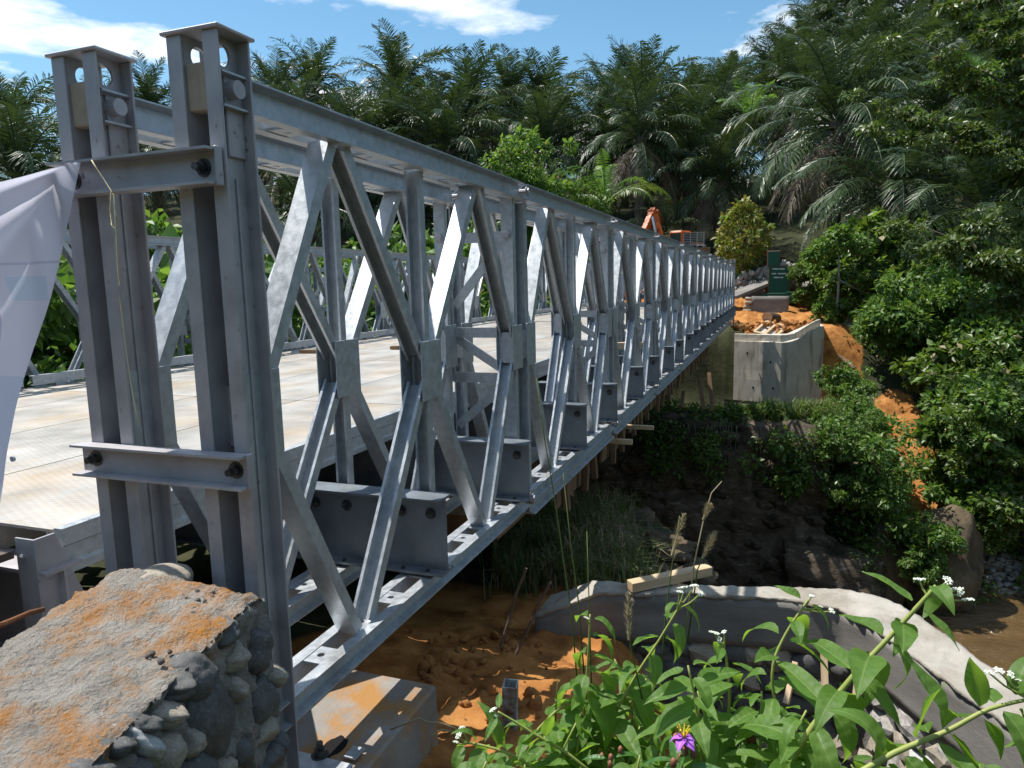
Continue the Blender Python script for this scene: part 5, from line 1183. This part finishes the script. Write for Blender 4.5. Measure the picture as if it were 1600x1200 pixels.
cl = [(0,.2,4.3,.7,1.0,.35),(0,-.5,4.4,.5,.7,.3),(.2,.9,3.9,.5,.6,.3),(0,.1,4.7,.4,.5,.3),(0,-.9,4.1,.4,.5,.25)]; link('crown', cloud_mesh('crown', 22, cl, 1500, .24, 'shrub_leaf', .6), th)

# shrub prototypes
SH = []
for i in range(4): SH.append(cloud_mesh('foliage', 40+i, rclumps(40+i, 34, (1.35,1.35,.95), .30, .85), 5200, [.15,.21,.17,.13][i], ['shrub_leaf','shrub_leaf','tree_leaf','bright_leaf'][i], .6))
BIG = [cloud_mesh('foliage', 60+i, rclumps(60+i, 46, (1.5,1.5,1.15), .30, 1.0), 7600, [.14,.22][i], ['shrub_leaf','tree_leaf'][i], .6) for i in range(2)]
stems = []
for i in range(2):
    mb = MB(); 
    for k in range(6): a = k*1.05; mb.tube([(0,0,-.5),(.25*math.cos(a),.25*math.sin(a),.5),(.7*math.cos(a),.7*math.sin(a),1.05)], [.03,.022,.01], 5)
    stems.append(mb.mesh('stem', 'bark'))
SHR = []
def shrub(px, py, x_, sc, me, mat_hint, zoff=0):
    c = at(px, py, 'x', x_); SHR.append((px, py, c, sc, me, mat_hint))
# right bank slope: rows from the back downwards
rs = random.Random(12)
for (y0_, y1_, x0_, xr, n, sc) in ((425,470,36,(1300,1600),11,1.4),(470,520,34,(1375,1610),10,1.35),(520,580,31,(1375,1610),10,1.3),(580,640,29,(1360,1610),10,1.25),(640,700,27,(1450,1610),6,1.25),(700,780,25.5,(1480,1610),5,1.2),(780,840,24.5,(1530,1610),3,1.1)):
    for i in range(n):
        px = xr[0]+(xr[1]-xr[0])*(i+.5)/n+rs.uniform(-8,8); py = rs.uniform(y0_, y1_); x2 = x0_+rs.uniform(-.8,.8)
        if 1350 < px < 1500 and py > 572: continue
        if px < 1345 and py > 560: continue
        if py < 520 and px < 1345 and py > 470: continue
        me = rs.choice(SH[:3]+BIG+[SH[0]]) if not (1245 < px < 1300 and py < 470) else SH[3]
        shrub(px, py+18, x2, sc*rs.uniform(.8,1.2), me, '')
for q in ((1262,475,36.5,.55,SH[1]),(1282,445,37.5,.9,SH[3]),(1250,440,36.4,.4,SH[2]),(1300,505,33.5,.6,SH[1]),(1345,470,34,1.0,SH[2]),(1325,625,26.0,.7,SH[0]),(1335,650,25.0,.45,SH[0]),(1270,690,22.6,.5,SH[0]),(1150,672,22.8,.45,SH[1]),(1320,680,23.5,.6,SH[0]),(1365,715,24.2,.35,SH[3]),(1302,720,21.6,.6,SH[0]),(1318,790,21.2,.5,SH[2]),(1345,690,22.6,.5,BIG[0]),(1450,880,21.0,.6,SH[1]),(1440,910,20.8,.5,SH[0]),(1530,690,24.5,.8,BIG[1]),(1540,770,24.2,.8,BIG[1]),(1560,720,24,1.0,BIG[0]),(1545,830,23.6,.6,SH[2]),(1390,545,31,1.1,SH[0])): shrub(q[0], q[1], q[2], q[3], q[4], '')
# left, beyond the far truss
for i in range(26):
    x_ = 4+i*1.35+rs.uniform(-.5,.5); y_ = 9.5+rs.uniform(0,4.5); SHR.append((0, 0, Vector((x_, y_, terrain(x_,y_)-.2)), rs.uniform(1.6,2.6), rs.choice([SH[0],BIG[0]]), 'left'))
SHR.sort(key=lambda q: (q[5], q[0]))
n_l = n_r = 0
for i, (px, py, c, sc, me, hint) in enumerate(SHR):
    if hint == 'left': n_l += 1; lb = 'dark leafy shrub beyond the far truss, '+ordinal(n_l)+' along the bridge from the near end'; gp = 'shrubs beyond the far truss'
    else:
        n_r += 1; lb = ('bright ' if me is SH[3] else '')+'green leafy shrub on the far bank right of the bridge, '+ordinal(n_r)+' from the left'; gp = 'shrubs on the far bank'
    th = thing('shrub', lb, 'shrub', c, rs.uniform(0,6.28), gp); th.scale = (sc,sc,sc*rs.uniform(.85,1.15)); link('foliage', me, th); link('stem', stems[i % 2], th)
# trees at the right edge, branches reaching into the frame
def big_tree(label, base, ends, nleaf, ls, mat, seed, cr=.6, r0=.16):
    th = thing('broadleaf_tree', label, 'tree', base); B = Vector(base); g = random.Random(seed); cl = []; mb = MB(); top = max(e.z for e in ends)-B.z
    mb.tube([(0,0,-.6),(.1,.05,top*.35),(.0,.1,top*.8)], [r0*1.2,r0,r0*.5], 9)
    for e in ends:
        b_ = e-B; a = Vector((.03,.06,max(.5,min(top*.75, b_.z-.9)))); mid = a.lerp(b_,.5)+Vector((0,0,.25)); mb.tube([a, mid, b_], [r0*.4,r0*.22,r0*.07], 6)
        for k in range(7):
            q = a.lerp(b_, .45+.58*k/6)+Vector((g.uniform(-.5,.5), g.uniform(-.5,.5), g.uniform(-.12,.18))); s = cr*g.uniform(.55,1.1); cl.append((q.x,q.y,q.z,s,s,s*.30))
    mb.build('trunk','bark',th,True); link('crown', cloud_mesh('crown', seed, cl, nleaf, ls, mat, .9, .35), th)
bt = at(1640,640,'x',26); bt.z = terrain(bt.x,bt.y)
big_tree('tall tree at the right edge with layered dark branches reaching left', bt, [at(1430,60,'x',24.5),at(1500,20,'x',26),at(1570,60,'x',25),at(1480,110,'x',25),at(1600,120,'x',24),at(1560,0,'x',26),at(1620,30,'x',25),at(1640,200,'x',25),at(1590,190,'x',26)], 9500, .17, 'tree_dark', 71, .5)
bt = at(1660,700,'x',30); bt.z = terrain(bt.x,bt.y)
big_tree('middle tree at the right edge with flat leafy sprays before the palms', bt, [at(1330,160,'x',30),at(1400,175,'x',29.5),at(1460,190,'x',30),at(1520,215,'x',30),at(1430,215,'x',29),at(1580,250,'x',29),at(1390,205,'x',31),at(1620,280,'x',30),at(1540,270,'x',30)], 8500, .17, 'tree_dark', 72, .5)
bt = at(1640,620,'x',25); bt.z = terrain(bt.x,bt.y)
big_tree('lower tree at the right edge with glossy leaves above the shrubs', bt, [at(1430,350,'x',25),at(1480,380,'x',24.5),at(1530,340,'x',25),at(1580,320,'x',25),at(1590,390,'x',24.5),at(1540,410,'x',24),at(1460,395,'x',25.5),at(1610,450,'x',24.5),at(1560,470,'x',25)], 11000, .16, 'tree_dark', 73, .55)
bt = at(1640,900,'x',23.5); bt.z = terrain(bt.x,bt.y)
big_tree('low glossy tree leaning over the gravel at the right edge', bt, [at(1510,650,'x',23.5),at(1530,700,'x',23),at(1550,660,'x',23.5),at(1590,720,'x',23),at(1550,780,'x',22.8),at(1590,800,'x',22.6),at(1580,620,'x',24)], 9000, .15, 'tree_leaf', 74, .55)

# undergrowth covering the far slope (uncountable): one object of loose leaves
g = np.random.default_rng(9); cl = []
for i in range(640):
    x_ = g.uniform(22.5,44); y_ = g.uniform(-20,-4.2) if x_ < 40 else g.uniform(-24,20)
    if soil_amount(x_, y_) > .2 or seg_dist(x_, y_, SLIP) < 1.5: continue
    s = g.uniform(.3,.8); cl.append((x_, y_, bumpy(x_,y_)+g.uniform(.1,.7)*s, s*1.3, s*1.3, s*.6))
o = link('undergrowth', cloud_mesh('undergrowth', 80, cl, 85000, .18, 'shrub_leaf', .6, .6)); tag(o, 'tangled green undergrowth covering the far bank', 'undergrowth', kind='stuff')
cl = []
for i in range(60):
    x_ = g.uniform(20.8,23.5); y_ = g.uniform(-5.8,-3.6); s = g.uniform(.3,.6); cl.append((x_, y_, g.uniform(-7.0,-3.2), s, s, s*.9))
for i in range(46):
    y_ = g.uniform(-3.8,2.2); s = g.uniform(.12,.55); cl.append((g.uniform(20.9,21.5), y_, g.uniform(-4.6,-2.9)-.3*math.sin(y_*2.3), s*.6, s, s*g.uniform(.6,1.3)))
for i in range(34):
    x_ = g.uniform(22.0,23.2); y_ = g.uniform(-3.6,2.5); s = g.uniform(.2,.5); cl.append((x_, y_, -2.85+.15*s, s*1.2, s*1.3, s*.7))
for i in range(30):
    x_ = g.uniform(29.2,30.0); y_ = g.uniform(-5,2.5); s = g.uniform(.12,.28); cl.append((x_, y_, -4.1+.2*s, s*1.2, s*1.3, s*.8))
o = link('creepers', cloud_mesh('creepers', 81, cl, 17000, .14, 'shrub_leaf', .6, .6)); tag(o, 'weeds and creepers growing on top of the old abutment', 'weeds', kind='stuff')

# ------------------------------------------------------------------ grass
def blades(name, spots, mats, n, ln, wd, seed, label, lean=.5):
    rs = random.Random(seed); mb = MB()
    for i in range(n):
        p, r = rs.choice(spots); a = rs.uniform(0,6.28); q = Vector((p[0]+r*rs.gauss(0,.5), p[1]+r*rs.gauss(0,.5), 0)); q.z = p[2] if len(p) > 2 else bumpy(q.x,q.y)-.02
        l = ln*rs.uniform(.45,1.15); d = Vector((math.cos(a),math.sin(a),0)); le = lean*rs.uniform(.3,1.5); s = Vector((-d.y,d.x,0))*wd*.5; p1 = q+d*l*.18*le+Vector((0,0,l*.5)); p2 = q+d*l*.6*le+Vector((0,0,l*(.85-.35*le)))
        mb.mi = 0 if rs.random() < .68 else 1; mb.add([q-s, q+s, p1+s*.8, p1-s*.8, p2], [(0,1,2,3),(3,2,4)])
    o = mb.build(name, mats); return tag(o, label, 'grass', kind='stuff')
sp = []
for i in range(60):
    p = hit(random.uniform(795,985), random.uniform(800,925), 2.5)
    if p.x < 3.3 or p.z < -5: continue
    sp.append(((p.x,p.y), .35))
if not sp: sp = [((5.0,.8), .5)]
print('grass spots', len(sp), sp[:3])
blades('bank_grass', sp, ['grass','dry_grass'], 5200, .65, .014, 5, 'tufts of green and dry grass under the bridge behind the soil', .8)
sp = [((22.2+random.random()*.8, random.uniform(-3.4,-1.2), -2.95), .3) for _ in range(11)]
blades('abutment_grass', sp, ['grass','bright_leaf'], 1500, 1.1, .03, 6, 'bright tufts of grass on top of the old abutment', 1.0)
# ------------------------------------------------------------------ weeds close to the camera
def leaf_blade(seed, curl, wav, wr=.40, tip=1.25):
    rs = random.Random(seed); mb = MB(); K, W_ = 10, 3; vs = []
    ph = rs.uniform(0,6)
    for k in range(K+1):
        u = k/K; ang = curl*u*u*1.2; x = math.sin(1e-6+u) if False else u; 
        # midrib bends downwards along the length
        xx = (math.sin(curl*u)/curl if curl > .05 else u); zz = -(1-math.cos(curl*u))/curl if curl > .05 else 0
        wd = wr*.5*(math.sin(math.pi*min(1, u**.75))**.85)*(1-.25*u)+.012*(1-u)
        for j in range(-W_, W_+1):
            v = j/W_; vs.append((xx+.0, v*wd, zz+abs(v)*wd*.35+wav*math.sin(u*9+ph+(j > 0)*1.3)*abs(v)**2*.5))
    M = 2*W_+1; fs = [(k*M+j, k*M+j+1, (k+1)*M+j+1, (k+1)*M+j) for k in range(K) for j in range(2*W_)]
    mb.add(vs, fs); return mb
LM = [leaf_blade(i, cu, .05, wr).mesh('leaf', 'weed_leaf', True) for i, (cu, wr) in enumerate(((.6,.40),(1.1,.42),(1.6,.38),(.3,.36),(1.9,.44)))]
LL = [leaf_blade(20+i, cu, .01, .24).mesh('leaf', 'lance_leaf', True) for i, cu in enumerate((.3,.7,1.1))]
for me in LM+LL:
    pass
t = MAT['weed_leaf'].node_tree
def veins(m):
    t = m.node_tree; b = t.nodes['Principled BSDF']; co = N(t, 'ShaderNodeTexCoord'); wv = N(t, 'ShaderNodeTexWave', wave_type='BANDS', bands_direction='X'); wv.inputs['Scale'].default_value = 2.2; wv.inputs['Distortion'].default_value = 1.5; wv.inputs['Detail'].default_value = 2
    t.links.new(co.outputs['Object'], wv.inputs['Vector']); bu = N(t, 'ShaderNodeBump'); bu.inputs['Strength'].default_value = .10; bu.inputs['Distance'].default_value = .012; t.links.new(wv.outputs['Fac'], bu.inputs['Height']); t.links.new(bu.outputs[0], b.inputs['Normal'])
def vein_colour(m):
    t = m.node_tree; b = t.nodes['Principled BSDF']; src = b.inputs['Base Color'].links[0].from_socket; co = N(t, 'ShaderNodeTexCoord'); se = N(t, 'ShaderNodeSeparateXYZ'); t.links.new(co.outputs['Object'], se.inputs[0])
    def M_(op, a, b_=None, v=None):
        n = N(t, 'ShaderNodeMath', operation=op); t.links.new(a, n.inputs[0])
        if b_ is not None: t.links.new(b_, n.inputs[1])
        if v is not None: n.inputs[1].default_value = v
        return n.outputs[0]
    ay = M_('ABSOLUTE', se.outputs[1]); mid = M_('LESS_THAN', ay, v=.010); sl = M_('SUBTRACT', se.outputs[0], M_('MULTIPLY', ay, v=1.1)); si = M_('SINE', M_('MULTIPLY', sl, v=62.0)); side = M_('MULTIPLY', M_('GREATER_THAN', si, v=.93), v=.45)
    fac = M_('MULTIPLY', M_('MAXIMUM', mid, side), v=.7); q = N(t, 'ShaderNodeMixRGB'); q.inputs[2].default_value = (.20,.30,.09,1); t.links.new(fac, q.inputs[0]); t.links.new(src, q.inputs[1]); t.links.new(q.outputs[0], b.inputs['Base Color'])
veins(MAT['weed_leaf']); veins(MAT['lance_leaf']); vein_colour(MAT['weed_leaf'])
overlay(MAT['weed_leaf'], (.19,.15,.05), 9, .66, .72)
mb = MB(); rs = random.Random(4)
ico = stone_mesh(1, 1, .2, 2)
for i in range(34):
    a = rs.uniform(0,6.28); r = rs.random()**.5; s = rs.uniform(.12,.2); z = .25*rs.random()+.15*(1-r*r); mb.add(ico.v, ico.f, Matrix.Translation((r*math.cos(a), r*math.sin(a), z)) @ Matrix.Scale(s,4))
FLM = mb.mesh('flower_head', 'white_flower', True)
def poly_at(P, u):
    Ls = [(b_-a).length for a, b_ in zip(P[:-1], P[1:])]; tot = sum(Ls); d = u*tot
    for a, b_, l in zip(P[:-1], P[1:], Ls):
        if d <= l or b_ is P[-1]: return a.lerp(b_, min(1, d/l)), (b_-a).normalized()
        d -= l
def weed(label, path, nodes, ll, seed, flowers=(), r=.0045, start=.15, kind='weed', droop=0.0, endleaf=True, group='weeds in the foreground'):
    """path: (px, py, depth) from the root upwards"""
    rs = random.Random(seed); P = [atd(*q) for q in path]; base = P[0]; th = thing('flowering_weed' if flowers else 'leafy_weed', label, 'weed', base, 0, group); Q = [p-base for p in P]
    # smooth the path
    S = [Q[0]]
    for i in range(len(Q)-1):
        p0, p1, p2, p3 = Q[max(0,i-1)], Q[i], Q[i+1], Q[min(len(Q)-1,i+2)]
        for k in range(1, 5):
            u = k/4; S.append(.5*((2*p1)+(-p0+p2)*u+(2*p0-5*p1+4*p2-p3)*u*u+(-p0+3*p1-3*p2+p3)*u**3))
    mb = MB(); mb.tube(S, [r*(1-.55*i/len(S)) for i in range(len(S))], 7); mb.build('stem', 'weed_stem', th, True)
    A0 = rs.uniform(0,3)
    for n_ in range(nodes):
        u = start+(1-start)*n_/max(1,nodes-1)*.985; c, d = poly_at(S, u); a = d.orthogonal().normalized(); b_ = d.cross(a)
        for s in (0, 1):
            if rs.random() < .08: continue
            an = A0+n_*1.57+s*math.pi+rs.uniform(-.35,.35); o_ = a*math.cos(an)+b_*math.sin(an)
            dr = (o_*.9+d*.35+Vector((0,0,-.18-droop))+Vector((rs.uniform(-.2,.2),)*3)*.5).normalized()
            l = ll*rs.uniform(.7,1.15)*(1.0-.35*smooth(.75,1.0,u)); o = link('leaf', rs.choice(LM if kind == 'weed' else LL), th)
            # frame: x along the blade, z up
            zz = Vector((0,0,1))+o_*.15; yy = zz.cross(dr).normalized(); zz = dr.cross(yy); Mx = Matrix((dr, yy, zz)).transposed()
            o.rotation_euler = (Mx @ Matrix.Rotation(rs.uniform(-.35,.35),3,'X')).to_euler(); o.location = c+dr*.012; o.scale = (l,l*rs.uniform(.9,1.15),l)
    for (px, py, dp, s) in flowers:
        p = atd(px, py, dp)-base; c, d = poly_at(S, .96); mb = MB(); mb.tube([c, c.lerp(p,.6)+Vector((0,0,-.004)), p], [.0022,.0018,.0015], 5); mb.build('flower_stalk', 'weed_stem', th)
        o = link('flower_head', FLM, th, loc=p); o.scale = (s*.8,s*.8,s*.7); o.rotation_euler = (rs.uniform(-.4,.4), rs.uniform(-.4,.4), rs.uniform(0,6))
    return th
weed('tall weed with drooping leaves left of the square timber', [(905,1290,1.75),(912,1180,1.72),(915,1090,1.7),(920,1010,1.68),(922,960,1.67)], 11, .13, 1, [(916,966,1.66,.008)], droop=.25)
weed('weed topped with white flowers just in front of the square timber', [(930,1290,1.7),(950,1150,1.7),(985,1070,1.68),(1030,1000,1.66),(1066,940,1.64)], 12, .12, 2, [(1070,919,1.63,.015),(1084,916,1.64,.014),(1094,928,1.65,.012),(1062,925,1.62,.010)], droop=.25)
weed('weed with a small white flower cluster right of the taller flowering weed', [(1140,1290,1.6),(1135,1180,1.58),(1140,1090,1.56),(1135,1030,1.55),(1128,1005,1.55)], 10, .10, 3, [(1116,990,1.55,.014),(1132,988,1.55,.010),(1124,1000,1.55,.009)], droop=.1)
weed('weed with a slender bare stem and pale bud left of the rubble stones', [(1275,1290,1.5),(1240,1170,1.48),(1212,1100,1.46),(1208,1040,1.45),(1228,990,1.45),(1262,938,1.44)], 9, .105, 4, [(1268,932,1.44,.010),(1300,955,1.45,.010),(1282,948,1.44,.006)], start=.35, droop=.2)
weed('large leafy weed leaning right over the retaining wall cap', [(1180,1310,1.35),(1250,1165,1.33),(1330,1060,1.31),(1390,995,1.30),(1445,935,1.28),(1462,915,1.28)], 11, .14, 5, [(1480,908,1.28,.013),(1496,921,1.28,.012),(1512,938,1.28,.013),(1437,906,1.29,.012),(1500,928,1.28,.010)], r=.0065, start=.28, droop=.3)
weed('leafy weed at the lower right corner with white flowers by the river', [(1330,1215,1.15),(1400,1175,1.15),(1480,1142,1.15),(1545,1108,1.14),(1620,1090,1.13)], 11, .11, 6, [(1562,1049,1.14,.013),(1580,1055,1.14,.010),(1546,1052,1.14,.009),(1592,1062,1.14,.009)], r=.0055, start=.1, droop=.15)
weed('low weed with white flowers at the left end of the foreground plants', [(890,1270,1.6),(850,1215,1.6),(800,1180,1.6),(755,1165,1.6),(725,1160,1.6)], 11, .10, 7, [(716,1150,1.6,.012),(722,1138,1.6,.009),(712,1160,1.6,.008)], droop=.1)
weed('weed stem pointing up left below the rusty steel tube', [(960,1240,1.6),(890,1180,1.6),(840,1150,1.6),(800,1125,1.6),(778,1112,1.6)], 7, .085, 8, [(770,1110,1.6,.013),(776,1118,1.6,.008)], start=.25, droop=.05)
weed('yellow stemmed weed slanting behind the low flowering weed', [(780,1230,1.7),(820,1165,1.7),(870,1110,1.7),(910,1085,1.7)], 6, .095, 9, start=.2, droop=.15)
k = 0
rs = random.Random(31)
FILL = ['broad','drooping','upright','wilted looking','glossy','narrow','pale green','dense','curling','short','bushy','spreading','leaning','ragged','crowded','slender','soft','dark green','fresh green','low','tall','arching','feathery','open','scruffy','twisted','thin stemmed','lush','straggling','light green']
for i, q in enumerate(((760,1190),(820,1195),(880,1185),(940,1165),(1000,1180),(1050,1195),(1110,1175),(1160,1190),(1210,1195),(1270,1185),(985,1100),(1040,1110),(1090,1080),(1170,1120),(1230,1130),(1030,1150),(1330,1195),(900,1130),(1440,1195),(1530,1195),(905,1060),(960,1030),(1010,1060),(1075,1040),(1120,1150),(930,1110),(1190,1080),(850,1150),(1000,1135),(1260,1110))):
    dp = rs.uniform(1.35,1.9); x0 = q[0]+rs.uniform(-30,30)
    weed(FILL[i]+' foliage clump filling the bottom of the picture, '+ordinal(i+1)+' of the filler weeds', [(x0,q[1]+170,dp),(x0+rs.uniform(-20,20),q[1]+80,dp),(q[0],q[1],dp)], rs.randrange(10,14), rs.uniform(.085,.125), 40+i, start=.1, droop=rs.uniform(0,.35), r=.004, group='leafy weeds filling the bottom edge')
# purple flowered shrub
def melastoma(label, path, seed, bloom=False):
    th = weed(label, path, 6, .085, seed, kind='lance', start=.3, r=.0035); base = atd(*path[0]); tip = atd(*path[-1])-base; rs = random.Random(seed)
    th.name = 'purple_flower_shrub'; th['category'] = 'shrub'
    bud = stone_mesh(2, 1, .1, 1)
    for i in range(5):
        mb = MB(); mb.add(bud.v, bud.f, Matrix.Diagonal((.006,.006,.011,1))); o = mb.build('bud', 'red_bud', th, True); o.location = tip+Vector((rs.uniform(-.02,.02), rs.uniform(-.025,.025), rs.uniform(-.02,.012)))
    if bloom:
        c = tip+Vector((0,0,.022)); pet = leaf_blade(3, .5, .08, .75).mesh('petal', 'purple_petal', True)
        for i in range(5): o = link('petal', pet, th, loc=c); o.scale = (.026,.026,.026); o.rotation_euler = (R(10), R(12), i*1.2566+.3)
        for i in range(7): a = i*.9; mb = MB(); mb.tube([(0,0,0),(.006*math.cos(a),.006*math.sin(a),.010),(.010*math.cos(a),.010*math.sin(a),.019)], .0013, 5); link('stamen', mb.mesh('stamen','yellow_stamen'), th, loc=c)
melastoma('shrub with one open purple flower at the bottom centre', [(1060,1330,1.22),(1063,1230,1.2),(1068,1172,1.18)], 60, True)
melastoma('shrub with reddish buds and narrow leaves right of the purple flower', [(1180,1310,1.5),(1172,1220,1.5),(1165,1150,1.5)], 61)
melastoma('shrub with reddish buds and narrow leaves left of the purple flower', [(965,1320,1.5),(960,1240,1.5),(955,1185,1.5)], 62)
# tall grass stalks
def stalk(label, path, r, head=None, mat='grass'):
    P = [atd(*q) for q in path]; th = thing('grass_stalk', label, 'grass stalk', P[0], 0, 'tall grass stalks'); mb = MB(); mb.tube([p-P[0] for p in P], [r*(1-.6*i/len(P)) for i in range(len(P))], 5); mb.build('stalk', mat, th, True)
    if head:
        a, b_ = [atd(*q)-P[0] for q in head]; mb = MB(); rs = random.Random(len(label)); d = (b_-a)
        n1 = d.orthogonal().normalized(); n2 = d.normalized().cross(n1)
        for i in range(170):
            u = rs.random(); c = a+d*u; an = rs.uniform(0,6.28); o_ = (n1*math.cos(an)+n2*math.sin(an)); l = .016*(math.sin(math.pi*(.1+.85*u))**.6); e = c+o_*l+d.normalized()*l*1.1; s = d.normalized().cross(o_)*.0011; mb.add([c-s, c+s, e], [(0,1,2)])
        mb.tube([a, b_], [.0035,.002], 5); mb.build('seed_head', 'dry_grass', th)
stalk('tall grass stalk crossing the bottom chord near the first joint', [(905,1100,1.75),(893,960,1.74),(870,800,1.73),(850,680,1.72),(838,590,1.71)], .0022)
stalk('second tall grass stalk right beside the tallest one', [(916,1100,1.75),(905,950,1.74),(892,850,1.73),(880,740,1.72)], .0022)
stalk('thin upright grass stalk left of the square timber', [(925,1100,1.75),(921,960,1.74),(917,830,1.73)], .002)
stalk('foxtail grass stalk with a pale upright head', [(1030,1100,1.7),(1040,960,1.7),(1052,870,1.7),(1062,806,1.7)], .0022, [(1050,868,1.7),(1068,803,1.7)])
stalk('tallest flowering grass stalk with a nodding tip', [(1070,1000,1.7),(1085,880,1.7),(1100,810,1.7),(1112,770,1.7),(1128,752,1.7)], .0022, [(1099,812,1.7),(1108,788,1.7)], 'dry_grass')
stalk('foxtail grass stalk leaning right above the timber', [(1075,1000,1.7),(1090,890,1.7),(1103,860,1.7),(1118,832,1.7)], .002, [(1098,872,1.7),(1117,832,1.7)])
stalk('hairy foxtail head hanging in front of the cast concrete band', [(1010,1120,1.65),(985,1010,1.65),(982,940,1.65)], .002, [(983,1000,1.65),(982,925,1.65)])
stalk('thin stalk rising from the low weeds by the soil', [(868,1150,1.7),(869,1090,1.7),(872,1060,1.7)], .0022)
# dry twigs by the block
for i, (pts, lb) in enumerate((([(610,1140),(655,1122),(668,1128),(690,1130),(715,1140)], 'dry bent twig beside the bearing block'), ([(672,1180),(675,1150),(690,1140),(720,1145)], 'second dry twig lower down beside the bearing block'))):
    P = [atd(*q, 2.6) for q in pts]; mb = MB(); mb.tube([p-P[0] for p in P], .0035, 5); o = mb.build('twig', 'dry_grass', smooth=True); o.location = P[0]; tag(o, lb, 'twig', 'dry twigs')
# soil clods on the fill
cs = thing('soil_fill', 'loose orange soil clods between the bearing block and the concrete cap', 'soil', (2,-.1,-.9))
for i in range(150):
    px, py = random.uniform(640,870), random.uniform(880,1150); p = at(px, py, 'z', -1.0)
    for _ in range(3): p = at(px, py, 'z', bumpy(p.x, p.y))
    if p.x < 1.1 and p.y < .9 or p.x < 1.2 or p.x > 3.6: continue
    s = random.choice([.012,.015,.02,.03,.045])*random.uniform(.7,1.2); o = link('soil_clod', random.choice(clm), cs, loc=p-Vector((2,-.1,-.9))); o.scale = (s*1.3,s,s*.75); o.rotation_euler = (random.random()*6,)*3
